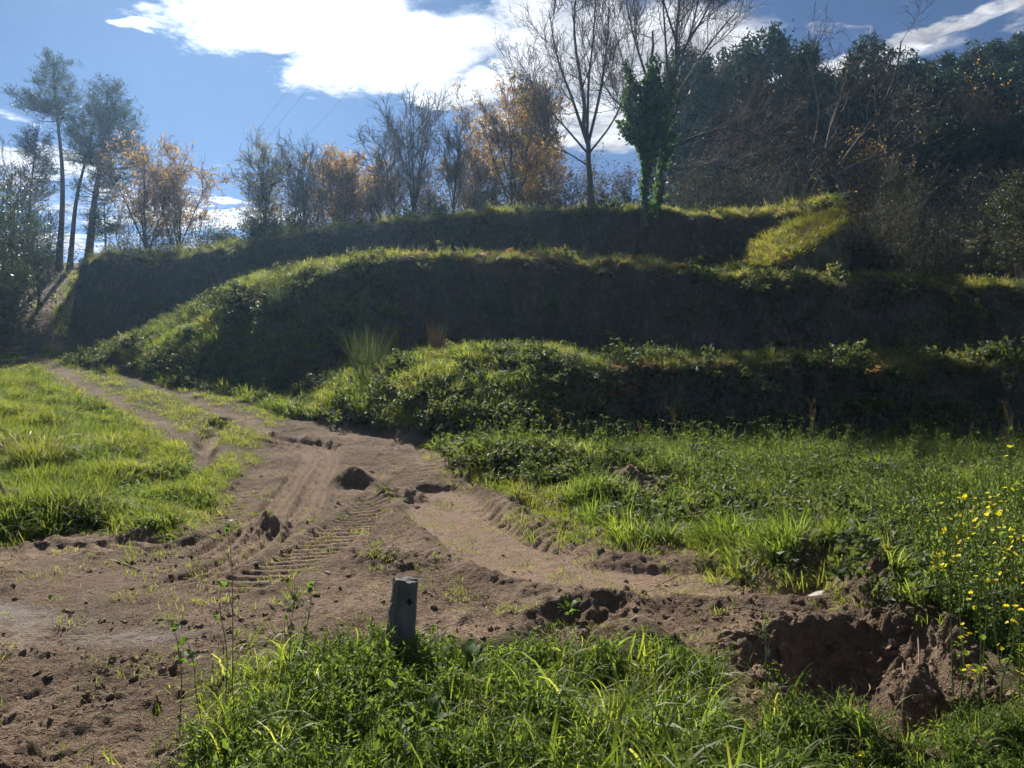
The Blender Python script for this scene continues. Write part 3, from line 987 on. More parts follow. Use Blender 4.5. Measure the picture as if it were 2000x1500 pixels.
row_tree('oak_tree', 'small yellow-leaved tree right of the crooked trunk', 1695, 44, 318, 80, 34, 'oak_rust', 3, .15, 4)
row_tree('oak_tree', 'dull brown tree at wood edge beyond the crooked tree', 1775, 50, 320, 110, 35, 'scrub', 3, .18, 5)
row_tree('bare_tree', 'small bare tree in front of the low sky beside the leftmost pine', 22, 40, 330, 120, 36, None, stems=5)
row_tree('bare_tree', 'thin bare sapling between the left hedge and the tall pine', 75, 44, 400, 60, 37, None, stems=3)


# --- pines at the head of the track
def pine(label, path, Y, R, crowns, nlimb, seed, needle=.30):
    rng = np.random.default_rng(seed)
    bx, by = path[0]
    x = (bx - 1000) / FPX * Y
    zg = min(ground_z(x, Y)[0], EYE + (750 - by) / FPX * Y)
    base = (x, Y, zg - .1)
    tr = offs(path, Y, base)
    tr[0] = (0, 0, 0)
    t = thing('pine_tree', label, 'tree', base, 0, 'pines at the head of the track')
    p = resample(tr, 18)
    s = np.linspace(0, 1, 18)
    V, F = tubes(p[None], (R * (1 - .85 * s) + R * .35 * np.exp(-s * 16))[None], 9)
    link('trunk', mesh_np('trunk', V, F, MAT['bark_pine'], True), t)
    limbs, Rl, cl = [], [], []
    for (cx, cyp, rx, ry, cnt) in crowns:
        c = np.array(offs([(cx, cyp)], Y, base)[0])
        ax, az = rx / FPX * Y, ry / FPX * Y
        for i in range(cnt):
            u = norm(rng.normal(size=3))
            e = c + u * rng.uniform(.45, 1.0) ** .6 * np.array([ax, max(ax, az) * .9, az])
            zs = e[2] - abs(e[0] - np.interp(e[2], p[:, 2], p[:, 0])) * rng.uniform(.05, .45)
            zs = np.clip(zs, p[-1, 2] * .3, p[-1, 2] * .985)
            st = np.array([np.interp(zs, p[:, 2], p[:, k_]) for k_ in range(3)])
            mid = (st + e) / 2 + np.array([0, 0, -.12 * np.linalg.norm(e - st)]) + .1 * rng.normal(size=3)
            limbs.append(resample([st, mid, e], 6))
            Rl.append(np.linspace(.035, .012, 6))
    L = np.array(limbs)
    RL = np.array(Rl)
    P2, R2 = sprout(rng, L, RL, 6, .35, 1, .75, ang=.7, up=.18, wander=.2, n=4, rk=.6, rmin=.01)
    dead, Rd = sprout(rng, p[None], (R * (1 - .85 * s))[None], nlimb, .35, .8, 1.1, ang=1.35, up=-.02, wander=.12, n=4, rk=.2, rmin=.012)
    V, F = join([tubes(L, RL, 4), tubes(P2, R2, 3), tubes(dead, Rd, 3)])
    link('limbs', mesh_np('limbs', V, F, MAT['bark_pine'], True), t)
    C = np.concatenate([P2[:, -1], P2[:, 2], L[:, -1], P2[:, 1][::2]])
    k = 9
    C = np.repeat(C, k, 0) + .04 * rng.normal(size=(len(C) * k, 3))
    V, F = leaf_quads(rng, C, needle, .10, -.55, .35)
    link('needles', mesh_np('needles', V, F, MAT['needle']), t)
    return t


pine('tallest slim pine with one long branch reaching left', [(115, 503), (122, 400), (121, 320), (113, 240), (108, 180), (104, 112)], 56, .23, [(105, 150, 40, 42, 26), (90, 205, 40, 24, 14), (45, 195, 26, 14, 10), (22, 182, 9, 6, 4), (125, 225, 28, 28, 9), (140, 190, 16, 12, 4)], 26, 41)
pine('leaning pine with thin slanted trunk between two taller pines', [(136, 497), (148, 400), (163, 330), (178, 270), (188, 225)], 56, .20, [(165, 260, 36, 30, 18), (150, 300, 25, 18, 8), (190, 235, 24, 22, 8)], 16, 42)
pine('broad dark pine, largest crown at the head of the track', [(170, 500), (184, 400), (195, 330), (204, 250), (211, 162)], 55, .30, [(208, 205, 44, 44, 34), (240, 250, 46, 50, 34), (172, 285, 48, 36, 24), (258, 300, 32, 30, 14), (215, 330, 66, 38, 18), (195, 380, 50, 22, 8)], 20, 43)
pine('small sparse pine at far left against the low clouds', [(48, 480), (58, 400), (66, 320), (71, 258)], 50, .13, [(68, 285, 28, 30, 14), (75, 335, 34, 26, 12), (85, 380, 28, 14, 5)], 10, 44)
pine('short young pine behind the broad pine trunk', [(208, 490), (205, 440), (203, 385)], 52, .09, [(203, 430, 34, 34, 16), (185, 450, 24, 16, 6)], 4, 45, .28)


# --- eucalyptus wood on the right-hand hill: four shapes, each tree placed by hand
def euc_meshes(seed, H, W, n_l):
    rng = np.random.default_rng(seed)
    tr = resample([(0, 0, 0), (.2, .1, H * .3), (-.1, .2, H * .65), (.15, 0, H * .98)], 12)[None]
    s = np.linspace(0, 1, 12)
    Rt = (.20 * (1 - .85 * s))[None]
    L, RL = sprout(rng, tr, Rt, n_l, .34, .99, lambda t: W * (.35 + 1.0 * np.sin(np.clip((t - .22) / .85, 0, 1) * math.pi) ** .8), .35, ang=.75, up=.16, wander=.12, n=5, rk=.4, rmin=.02)
    B, RB = sprout(rng, L, RL, 5, .35, 1, W * .35, ang=.7, up=.06, wander=.22, n=4, rk=.5, rmin=.012)
    trunk = mesh_np('trunk', *tubes(tr, Rt, 6), MAT['bark_euc'], True)
    V, F = join([tubes(L, RL, 4), tubes(B, RB, 3)])
    limbs = mesh_np('limbs', V, F, MAT['bark_brown'], True)
    C = np.concatenate([along(rng, B, 6, .45, .22), B[:, -1], B[:, -1]])
    C = np.repeat(C, 8, 0) + .24 * rng.normal(size=(len(C) * 8, 3))
    V, F = leaf_quads(rng, C, .40, .34, 1.1, .4)
    return trunk, limbs, mesh_np('foliage', V, F, MAT['euc_leaf'])


EUC = [euc_meshes(61, 18, 2.3, 30), euc_meshes(62, 18, 1.8, 26), euc_meshes(63, 18, 2.7, 34), euc_meshes(64, 18, 1.5, 24)]
ORD = ['first', 'second', 'third', 'fourth', 'fifth', 'sixth', 'seventh', 'eighth', 'ninth', 'tenth', 'eleventh', 'twelfth', 'thirteenth', 'fourteenth', 'fifteenth', 'sixteenth', 'seventeenth', 'eighteenth', 'nineteenth', 'twentieth']


def euc_row(spec, what, group):
    spec = sorted(spec)
    for i, (px, Y, top, v) in enumerate(spec):
        x = (px - 1000) / FPX * Y
        zg = ground_z(x, Y)[0] - .15
        H = EYE + (750 - top - (34 if Y < 70 and px < 1785 else 14)) / FPX * Y - zg
        sc_ = H / 18
        label = what % (ORD[i] + ' from the left') if len(spec) > 1 else what
        t = thing('eucalyptus_tree', label, 'tree', (x, Y, zg), v * 1.7 + i * 2.1, group)
        wide = max(.8, min(1.25, 1 / sc_ ** .5))
        t.scale = (sc_ * wide, sc_ * wide, sc_)
        for nm, me in zip(('trunk', 'limbs', 'foliage'), EUC[v]):
            link(nm, me, t)


euc_row([(1035, 60, 152, 0)], 'lone dark eucalyptus rising behind the golden oak', None)
euc_row([(1335, 62, 108, 2), (1385, 58, 112, 1), (1425, 64, 100, 0), (1490, 60, 78, 2), (1545, 62, 84, 0), (1580, 66, 100, 1), (1615, 60, 120, 3), (1690, 62, 100, 2), (1735, 64, 130, 0), (1640, 66, 128, 1), (1455, 68, 100, 3), (1770, 66, 140, 1)],
        'dark eucalyptus in the nearer skyline row, %s', 'nearer eucalyptus on the skyline')
euc_row([(1300, 72, 175, 1), (1360, 75, 180, 2), (1455, 76, 165, 0), (1520, 74, 180, 1), (1570, 76, 170, 2), (1660, 72, 205, 0), (1710, 76, 190, 2), (1765, 70, 185, 1)], 'eucalyptus filling the wood behind the crooked tree, %s', 'eucalyptus inside the wood')
euc_row([(1790, 64, 128, 0), (1822, 69, 120, 3), (1860, 73, 103, 3), (1885, 70, 122, 1), (1910, 76, 98, 0), (1945, 78, 96, 2), (1975, 80, 70, 1), (2010, 78, 82, 2), (2050, 78, 60, 0), (1838, 60, 175, 2), (1880, 62, 165, 0), (1935, 64, 150, 1), (1975, 66, 140, 2), (2020, 67, 130, 0), (1810, 55, 205, 1), (1850, 52, 250, 2), (1900, 53, 255, 0), (1950, 52, 250, 1), (2000, 53, 240, 2)],
        'hazy eucalyptus on the rising slope at right, %s', 'farther eucalyptus on the slope')


# --- bushes: dense leafy mounds with stems
def bush(name, label, px, Y, top, width, leaf, seed, n=2600, size=.10, depth=1.0, group=None, foot_py=None, cat='bush', twigs=True, flat_=1.0):
    rng = np.random.default_rng(seed)
    x = (px - 1000) / FPX * Y
    zg = ground_z(x, Y)[0] - .05
    H = max(.3, EYE + (750 - top) / FPX * Y - zg)
    W = width / FPX * Y * .5
    t = thing(name, label, cat, (x, Y, zg), 0, group)
    k = 16
    a = rng.uniform(0, 2 * math.pi, k)
    rr = np.sqrt(rng.random(k))
    st = np.zeros((k, 5, 3))
    for j in range(5):
        f = j / 4
        st[:, j, 0] = np.cos(a) * rr * W * (.15 + .75 * f)
        st[:, j, 1] = np.sin(a) * rr * W * depth * (.15 + .75 * f)
        st[:, j, 2] = H * f * (.98 - .35 * rr ** 2)
    st[:, 1:] += .05 * H * rng.normal(size=(k, 4, 3))
    R = np.linspace(.02, .008, 5)[None] * np.ones((k, 1)) * max(1, H * .4)
    B, RB = sprout(rng, st, R, 9, .15, 1, max(W, H) * .32, ang=.8, up=.08, wander=.25, n=4, rk=.5, rmin=.006)
    B2, RB2 = sprout(rng, B, RB, 3, .2, 1, max(W, H) * .14, ang=.8, up=.08, wander=.25, n=3, rk=.5, rmin=.005)
    V, F = join([tubes(st, R, 4), tubes(B, RB, 3), tubes(B2, RB2, 3)])
    link('stems', mesh_np('stems', V, F, MAT['twig'], True), t)
    per = max(1, n // (len(B2) + len(B)))
    C = np.concatenate([along(rng, B2, per, .1, size * .8), along(rng, B, per, .3, size * .8)])
    C[:, 2] = np.maximum(C[:, 2], .03)
    V, F = leaf_quads(rng, C, size, .6, .2)
    link('foliage', mesh_np('foliage', V, F, MAT[leaf]), t)
    return t


bush('hedge_bush', 'tall leafy evergreen hedge bush at left edge of the track', 2, 34, 395, 120, 'bush', 71, 9000, .11)
bush('hedge_bush', 'lower leafy bush at left edge, nearest the meadow', -25, 31, 500, 120, 'bush', 72, 6000, .11)
bush('hedge_bush', 'dark bush beside the sunken lane, below the small sparse pine', 12, 44, 480, 70, 'bush', 73, 4000, .13)
bush('round_bush', 'large pale olive bush at right edge above the middle rim', 1995, 31, 362, 130, 'olive', 74, 9000, .09)
for i, (px, Y, top, w, lf, lab) in enumerate([(1720, 37, 395, 120, 'scrub', 'brownish scrub bush below the crooked tree'), (1790, 38, 380, 110, 'olive', 'grey-green bush, left of two rounded ones under the dark wood'),
                                              (1850, 40, 372, 110, 'olive', 'grey-green bush, right of two rounded ones under the dark wood'), (1735, 33.5, 435, 110, 'scrub', 'twiggy thicket in the hollow right of the mossy outcrop'),
                                              (1900, 36, 420, 120, 'scrub', 'dark bramble thicket left of the large olive bush'), (1810, 34.5, 450, 120, 'scrub', 'dark scrub above the lit rim at right'),
                                              (1672, 30.0, 470, 80, 'scrub', 'dark weedy shrub at the right foot of the outcrop'), (1935, 42, 340, 120, 'scrub', 'dark tall shrub in the wood behind the olive bush')]):
    bush('shrub', lab, px, Y, top, w, lf, 80 + i, 3000, .09, group='shrubs below the wood')
UNDER = sorted([(1100, 43, 330, 100), (1165, 45, 320, 110), (1215, 44, 335, 90), (1330, 43, 335, 110), (1385, 45, 320, 110), (1440, 43, 340, 90), (1500, 46, 325, 110), (1560, 45, 340, 100),
                (530, 44, 395, 80), (580, 45, 368, 90), (630, 43, 365, 90), (690, 45, 350, 90), (745, 44, 350, 90), (800, 46, 342, 100), (855, 43, 345, 90), (910, 45, 335, 90), (965, 43, 330, 100), (1035, 45, 315, 100)])
for part_, leaf_, words_ in (([u for u in UNDER if u[0] < 1260], 'thicket', 'brown twiggy undergrowth behind the top rim, %s from the left'), ([u for u in UNDER if u[0] > 1260], 'scrub', 'dull olive undergrowth at the foot of the wood, %s from the left')):
    for i, (px, Y, top, w) in enumerate(part_):
        bush('undergrowth_shrub', words_ % ORD[i], px, Y, top, w, leaf_, 100 + px, 1900, .12, group='undergrowth behind the top rim' if leaf_ == 'thicket' else 'undergrowth of the wood')
WOOD = sorted([(1840, 56, 290, 170), (1920, 58, 280, 170), (1990, 60, 290, 170), (1760, 54, 320, 140), (1960, 50, 340, 160), (1880, 48, 350, 150), (1800, 55, 255, 150), (1890, 54, 250, 150), (1975, 55, 245, 150), (1700, 56, 320, 120)])
for i, (px, Y, top, w) in enumerate(WOOD):
    bush('wood_edge_shrub', 'dark green shrub filling the wood edge at right, %s from the left' % ORD[i], px, Y, top, w, 'wood', 160 + i, 4200, .17, group='dark shrubs of the wood edge')
for i, (px, Y, top, w, lab) in enumerate([(250, 48, 430, 90, 'low dark gorse at the foot of the first rusty oak'), (320, 44, 450, 80, 'low dark gorse between the two rusty oaks'), (395, 42, 440, 80, 'low gorse right of the rusty oaks, on the skyline'),
                                          (450, 40, 450, 70, 'small spiky gorse in the sky gap'), (500, 39, 430, 70, 'gorse under the yellow-green tree'), (90, 55, 480, 60, 'dark scrub beside the tall pine foot'), (560, 39, 425, 80, 'gorse under the grey bare tree')]):
    bush('gorse_bush', lab, px, Y, top, w, 'bush', 130 + i, 1800, .10, group='gorse along the skyline')

# ------------------------------------------------------------------ ground cover: nobody could count it
def blade_mesh(name, rng, n, h, w, spread, lean=.35, curl=.5, mat=None, segs=3, hv=.4):
    """a tuft of curved tapering blades"""
    a = rng.uniform(0, 2 * math.pi, n)
    r = spread * np.sqrt(rng.random(n))
    a2 = a + rng.normal(size=n) * .9
    H = h * (1 + hv * rng.uniform(-1, 1, n))
    le = lean * rng.uniform(.2, 1.2, n)
    cu = curl * rng.uniform(.2, 1.3, n)
    base = np.stack([np.cos(a) * r, np.sin(a) * r, np.zeros(n) - .02], 1)
    out_ = np.stack([np.cos(a2), np.sin(a2), np.zeros(n)], 1)
    tw = rng.uniform(0, math.pi, n)
    side = np.stack([np.cos(a2 + math.pi / 2 + .6 * np.cos(tw)), np.sin(a2 + math.pi / 2 + .6 * np.cos(tw)), .3 * np.sin(tw)], 1)
    ww = w * (1 + .4 * rng.uniform(-1, 1, n))
    rows = []
    for j in range(segs + 1):
        f = j / segs
        th = le + cu * f * f * 1.6
        # integrate roughly
        p = base + out_ * (H * f * np.sin(le + cu * f * f * .9))[:, None] + np.array([0, 0, 1.]) * (H * f * np.cos(np.minimum(le + cu * f * f * 1.1, 2.2)))[:, None]
        if j < segs:
            wj = (ww * (1 - .75 * f ** 1.8) * (.75 if j == 0 else 1))[:, None]
            rows += [p - side * wj * .5, p + side * wj * .5]
        else:
            rows.append(p)
    V = np.stack(rows, 1)
    m = V.shape[1]
    o = np.arange(n)[:, None] * m
    q = []
    for j in range(segs - 1):
        q.append(o + np.array([2 * j, 2 * j + 1, 2 * j + 3, 2 * j + 2]))
    t = o + np.array([2 * segs - 2, 2 * segs - 1, 2 * segs])
    return mesh_np(name, V.reshape(-1, 3), [np.concatenate(q), t], mat, True)


def leafy_mesh(name, rng, stems, h, spread, nleaf, size, mat, arch=.6, aspect=.5, stem_r=.003, droop=.2):
    """low weeds or bramble: arching stems set with leaves"""
    a = rng.uniform(0, 2 * math.pi, stems)
    r0 = spread * .4 * np.sqrt(rng.random(stems))
    n = 5
    P = np.zeros((stems, n, 3))
    hh = h * rng.uniform(.5, 1.15, stems)
    rea = spread * rng.uniform(.3, 1.1, stems)
    for j in range(n):
        f = j / (n - 1)
        P[:, j, 0] = np.cos(a) * (r0 + rea * f)
        P[:, j, 1] = np.sin(a) * (r0 + rea * f)
        P[:, j, 2] = hh * (f - arch * f * f) / (1 - arch * .5) - .02
    P[:, 1:] += .06 * h * rng.normal(size=(stems, n - 1, 3))
    R = np.full((stems, n), stem_r)
    C = along(rng, P, nleaf, .12, size * .35)
    V1, F1 = leaf_quads(rng, C, size, aspect, droop, .45, up=.8)
    V2, F2 = tubes(P, R, 3)
    V, F = join([(V1, F1), (V2, F2)])
    return mesh_np(name, V, F, mat)


def frond_mesh(name, rng, n, L, mat):
    """bracken: bent fronds with side leaflets"""
    parts = []
    for i in range(n):
        a = rng.uniform(0, 2 * math.pi)
        lift = rng.uniform(.3, 1.1)
        ll = L * rng.uniform(.6, 1.1)
        d = np.array([math.cos(a), math.sin(a), 0])
        s = np.linspace(0, 1, 9)[:, None]
        p = d * s * ll * .8 + np.array([0, 0, 1.]) * (ll * (lift * s - (lift + .25) * s * s * .9))
        sd = np.array([-d[1], d[0], 0])
        Vv, Ff = [], []
        for j in range(1, 9):
            w = ll * .30 * (1 - (j / 9) ** 1.3) + .02
            for sg in (-1, 1):
                tip = p[j] + sd * sg * w + d * w * .35 + np.array([0, 0, -.25 * w + .03 * rng.normal()])
                o = len(Vv)
                Vv += [p[j] - d * .028, tip, p[j] + d * .028]
                Ff.append((o, o + 1, o + 2))
        parts.append((np.array(Vv), np.array(Ff)))
        V2, F2 = tubes(p[None], np.full((1, 9), .004), 3)
        parts.append((V2, F2))
    V, F = join(parts)
    return mesh_np(name, V, F, mat)


def clod_mesh(name, rng, mat):
    """broken lump of earth"""
    import bmesh
    bm = bmesh.new()
    bmesh.ops.create_icosphere(bm, subdivisions=2, radius=1)
    for v in bm.verts:
        c = v.co
        f = 1 + .35 * float(vnoise(c.x * 1.6 + c.z * 2.1, c.y * 1.6 - c.z, int(rng.integers(9999)) * 0 + hash(name) % 97)) + .12 * rng.normal()
        v.co = (c.x * f, c.y * f * .85, c.z * f * .6)
    me = bpy.data.meshes.new(name)
    bm.to_mesh(me)
    bm.free()
    me.materials.append(mat)
    return me


def protos(meshes):
    c = bpy.data.collections.new('tufts')
    for i, me in enumerate(meshes):
        o = bpy.data.objects.new('tuft_%02d' % i, me)
        c.objects.link(o)
    return c


def scatter(name, label, cat, pts, meshes, size, tilt=.12, seed=1, tint=None, normal_up=None):
    """one object that grows a tuft at every point"""
    rng = np.random.default_rng(seed)
    n = len(pts)
    rot = np.stack([tilt * rng.normal(size=n), tilt * rng.normal(size=n), rng.uniform(0, 2 * math.pi, n)], 1)
    if normal_up is not None:
        rot[:, :2] += normal_up
    if tint is None:
        tint = np.clip(.5 + .55 * fbm(pts[:, 0] * .8, pts[:, 1] * .8, 3, seed) + .22 * rng.normal(size=n), 0, 1)
    me = mesh_np(name, pts, np.zeros((0, 3), int), attrs=dict(rot=rot, scl=size, tint=tint, vid=rng.integers(0, len(meshes), n).astype(float)))
    o = link(name, me)
    tag(o, label, cat, kind='stuff')
    g = bpy.data.node_groups.new(name, 'GeometryNodeTree')
    g.interface.new_socket('Geometry', in_out='INPUT', socket_type='NodeSocketGeometry')
    g.interface.new_socket('Geometry', in_out='OUTPUT', socket_type='NodeSocketGeometry')
    N = g.nodes.new
    gi, go = N('NodeGroupInput'), N('NodeGroupOutput')
    iop = N('GeometryNodeInstanceOnPoints')
    ci = N('GeometryNodeCollectionInfo')
    ci.inputs['Collection'].default_value = protos(meshes)
    ci.inputs['Separate Children'].default_value = True
    ci.inputs['Reset Children'].default_value = True
    iop.inputs['Pick Instance'].default_value = True

    def na(nm, dt):
        k = N('GeometryNodeInputNamedAttribute')
        k.data_type = dt
        k.inputs['Name'].default_value = nm
        return k.outputs['Attribute']
    L = g.links.new
    L(gi.outputs[0], iop.inputs['Points'])
    L(ci.outputs[0], iop.inputs['Instance'])
    L(na('vid', 'FLOAT'), iop.inputs['Instance Index'])
    e2r = N('FunctionNodeEulerToRotation')
    L(na('rot', 'FLOAT_VECTOR'), e2r.inputs[0])
    L(e2r.outputs[0], iop.inputs['Rotation'])
    L(na('scl', 'FLOAT'), iop.inputs['Scale'])
    L(iop.outputs[0], go.inputs[0])
    md = o.modifiers.new('grow', 'NODES')
    md.node_group = g
    return o


def spread_pts(seed, n, x0, x1, y0, y1, fan=True):
    """candidates over the part of the land the place shows, thinner with distance"""
    rng = np.random.default_rng(seed)
    y = y0 + (y1 - y0) * rng.random(n)
    x = rng.uniform(x0, x1, n) * ((y + 1.5) if fan else 1)
    return x, y, rng


MAT['grass_lush'] = leaf_mat('lush_grass', (.050, .082, .014), (.120, .155, .028), .55, 2.4, .5, c3=(.24, .23, .055))
MAT['grass_meadow'] = leaf_mat('meadow_grass', (.055, .085, .018), (.130, .155, .030), .5, 2.1, .55, c3=(.25, .22, .070))
MAT['grass_dry'] = leaf_mat('dry_grass', (.13, .105, .05), (.24, .195, .10), .4, 1.4, .6, c3=(.34, .28, .17))
MAT['grass_rim'] = leaf_mat('rim_grass', (.080, .100, .024), (.185, .185, .050), .55, 2.1, .55, c3=(.36, .29, .14))
MAT['weed'] = leaf_mat('weed_leaves', (.040, .074, .016), (.100, .145, .030), .5, 2.1, .58, c3=(.12, .16, .045))
MAT['bramble'] = leaf_mat('bramble_leaves', (.032, .050, .018), (.080, .100, .034), .4, 1.8, .58, c3=(.17, .15, .07))
MAT['bracken'] = leaf_mat('dead_bracken', (.10, .050, .034), (.21, .115, .075), .45, 1.7, .6, c3=(.33, .22, .15))
MAT['clod'] = bark_mat('clod_earth', (.10, .066, .042), (.23, .155, .10), 6, bump=.3)
MAT['moss'] = leaf_mat('yellow_moss', (.17, .160, .024), (.36, .30, .045), .4, 1.8, .7)
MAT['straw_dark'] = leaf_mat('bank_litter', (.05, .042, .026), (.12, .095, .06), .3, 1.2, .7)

r_ = np.random.default_rng(99)
T_TALL = [blade_mesh('t', r_, 7, .52, .017, .08, .40, 1.15, MAT['grass_lush'], 6) for _ in range(5)]
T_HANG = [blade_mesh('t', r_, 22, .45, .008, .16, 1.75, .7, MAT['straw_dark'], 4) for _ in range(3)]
T_STRAW = [blade_mesh('t', r_, 5, .09, .004, .06, 1.45, .2, MAT['grass_dry'], 2) for _ in range(3)]
MAT['herb'] = leaf_mat('herb_leaves', (.060, .090, .026), (.125, .165, .045), .5, 2.0, .6, c3=(.22, .23, .08))
T_HERB = [leafy_mesh('t', r_, 6, .8, .13, 18, .045, MAT['herb'], .12, .38, .004) for _ in range(4)]
T_LUSH = [blade_mesh('t', r_, 26, .30, .011, .10, .30, .75, MAT['grass_lush']) for _ in range(4)]
T_FRONT = [blade_mesh('t', r_, 16, .36, .0125, .09, .32, .8, MAT['grass_lush'], 5) for _ in range(5)]
T_MEAD = [blade_mesh('t', r_, 30, .22, .010, .12, .38, .7, MAT['grass_meadow']) for _ in range(4)]
T_TURF = [blade_mesh('t', r_, 30, .075, .007, .13, .55, .7, MAT['grass_meadow'], 2) for _ in range(3)]
T_DRY = [blade_mesh('t', r_, 18, .26, .007, .09, .45, .9, MAT['grass_dry']) for _ in range(3)]
T_RIM = [blade_mesh('t', r_, 26, .26, .012, .12, .42, .8, MAT['grass_rim']) for _ in range(4)]
T_WEED = [leafy_mesh('t', r_, 7, .28, .16, 14, .055, MAT['weed'], .35, .45) for _ in range(4)]
T_CLEAV = [leafy_mesh('t', r_, 9, .34, .15, 24, .042, MAT['weed'], .3, .28) for _ in range(4)]
T_BRAM = [leafy_mesh('t', r_, 9, .36, .36, 16, .075, MAT['bramble'], .75, .62) for _ in range(4)]
T_FERN = [frond_mesh('t', r_, 6, .55, MAT['bracken']) for _ in range(3)]
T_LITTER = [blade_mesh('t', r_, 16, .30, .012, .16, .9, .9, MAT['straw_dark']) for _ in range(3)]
T_MOSS = [blade_mesh('t', r_, 26, .09, .02, .14, .7, .9, MAT['moss'], 2) for _ in range(3)]
T_CLOD = [clod_mesh('clod%d' % i, r_, MAT['clod']) for i in range(5)]


def lay(x, y, dz=0.0):
    z, soil, turf, wet, steep = height(x, y)
    return np.stack([x, y, z + dz], 1), soil, turf, steep


# region helpers -------------------------------------------------------------------
def scene_masks(x, y):
    z, soil, turf, wet, steep = height(x, y)
    Yb1, w1_, Yb2, w2_, Yb3, w3_ = bank_lines(x)
    return z, soil, turf, steep, Yb1, w1_, Yb2, w2_, Yb3, w3_


# 1 the foreground verge
x, y, rg = spread_pts(1, 6200, -.55, 1.25, 2.7, 5.6)
sd = sdf_poly(x, y, DIRT)
pit = sdf_poly(x, y, PIT)
keep = (sd > .06) & (pit > .05) & (y < np.interp(x, [-3, -1.6, 1.2, 1.7, 2.4, 2.7, 3.2], [4.6, 4.75, 4.6, 3.75, 3.55, 4.6, 5.4])) & (x > -2.2) & ((pit > .35) | (y < 3.75))
keep &= rg.random(len(x)) < .9
P_, soil, turf, st_ = lay(x[keep], y[keep])
vs = np.interp(P_[:, 0], [-2, -1, -.4, .7, 1.2, 1.6], [.60, .74, .70, .62, .42, .36])
scatter('verge_grass', 'tall bright green grass along the front of the picture', 'grass', P_, T_FRONT + T_TALL, np.clip(.45 + .8 * fbm(P_[:, 0] * 1.7, P_[:, 1] * 1.7, 2, 5) + .55 * rg.random(len(P_)), .28, 1.35) * vs, .2, 3)
k2 = keep & (rg.random(len(x)) < .75) & (vnoise(x * 1.9, y * 1.9, 61) > -.35)
P_, *_r = lay(x[k2] + .03, y[k2] - .02)
scatter('verge_weeds', 'leafy green weeds among the front grass', 'weeds', P_, T_CLEAV + T_WEED, rg.uniform(.55, 1.1, len(P_)) * np.interp(P_[:, 0], [-2, -1, 1.0, 1.5], [.65, .85, .8, .5]), .2, 4)
# 2 the field on the right, left meadow, all other turf
x, y, rg = spread_pts(2, 150000, -.85, .85, 5.0, 26)
z, soil, turf, steep, Yb1, w1_, Yb2, w2_, Yb3, w3_ = scene_masks(x, y)
dens = np.clip((7.5 / y) ** 1.1, .10, 1)
dt = np.abs(x - track_x(y)) * .78
right = (x > track_x(y) + 1.2) & (y < Yb1 + .2)
clump = fbm(x * .9, y * .9, 3, 70)
mow = sstep(-.55, .1, clump + .25 * rg.random(len(x)))
ok = (soil < .35) & (rg.random(len(x)) < dens * (.55 + .45 * mow))
bare = ((x > -.3) & (x < 2.6) & (y > 8.0) & (y < 11.6))           # trampled ground beside the stripped earth
ok &= ~(bare & (rg.random(len(x)) < .72))
m0 = ok & right & (dt > 1.9)
m = m0 & (rg.random(len(x)) < np.where(clump > .02, .70, .28))
P_ = np.stack([x[m], y[m], z[m]], 1)
sz = np.clip(.70 + 1.0 * clump[m] + .45 * rg.random(m.sum()), .3, 1.8) * np.interp(y[m], [5, 9, 19], [.8, .85, 1.05])
scatter('field_grass', 'lush green grass of the level field at right', 'grass', P_, T_LUSH + T_LUSH + T_MEAD[:3] + T_DRY[:1], sz, .2, 11)
m2 = m0 & (rg.random(len(x)) < .55) & (fbm(x * .8, y * .8, 2, 33) > -.22)
P_ = np.stack([x[m2] + .04, y[m2], z[m2]], 1)
scatter('field_weeds', 'broad-leaved weeds mixed through the field grass', 'weeds', P_, T_WEED + T_CLEAV[:2] + T_BRAM[:2] + T_HERB[:1], rg.uniform(.4, 1.25, m2.sum()) * np.interp(y[m2], [5, 18], [.75, 1.1]), .2, 12)
m = ok & ~right & (x < track_x(y) - 1.0) & (dt > 1.55 + .3 * clump)
P_ = np.stack([x[m], y[m], z[m]], 1)
scatter('meadow_grass', 'yellowish green grass of the meadow left of the track', 'grass', P_, T_MEAD, np.clip(.75 + 1.2 * clump[m] + .45 * rg.random(m.sum()), .25, 1.9), .25, 13)
m3 = m & (rg.random(len(x)) < .22) & (clump < .15)
P_ = np.stack([x[m3], y[m3] + .03, z[m3]], 1)
scatter('meadow_weeds', 'low leafy weeds in the meadow left of the track', 'weeds', P_, T_WEED, rg.uniform(.45, .95, m3.sum()), .2, 14)
mb2 = m0 & (fbm(x * .55, y * .55, 3, 133) > .16) & (rg.random(len(x)) < .28) & (sdf_poly(x, y, PIT) > .5)
P_ = np.stack([x[mb2], y[mb2], z[mb2]], 1)
scatter('field_brambles', 'grey-green bramble patches sprawling in the field', 'brambles', P_, T_BRAM, rg.uniform(.5, 1.25, mb2.sum()), .3, 31)
md2 = m0 & (fbm(x * .7, y * .7, 3, 137) > .12) & (rg.random(len(x)) < .22)
P_ = np.stack([x[md2], y[md2], z[md2]], 1)
scatter('dead_grass', 'dead straw-coloured grass showing through the field', 'dry grass', P_, T_DRY + T_LITTER[:1], rg.uniform(.5, 1.2, md2.sum()), .5, 32)
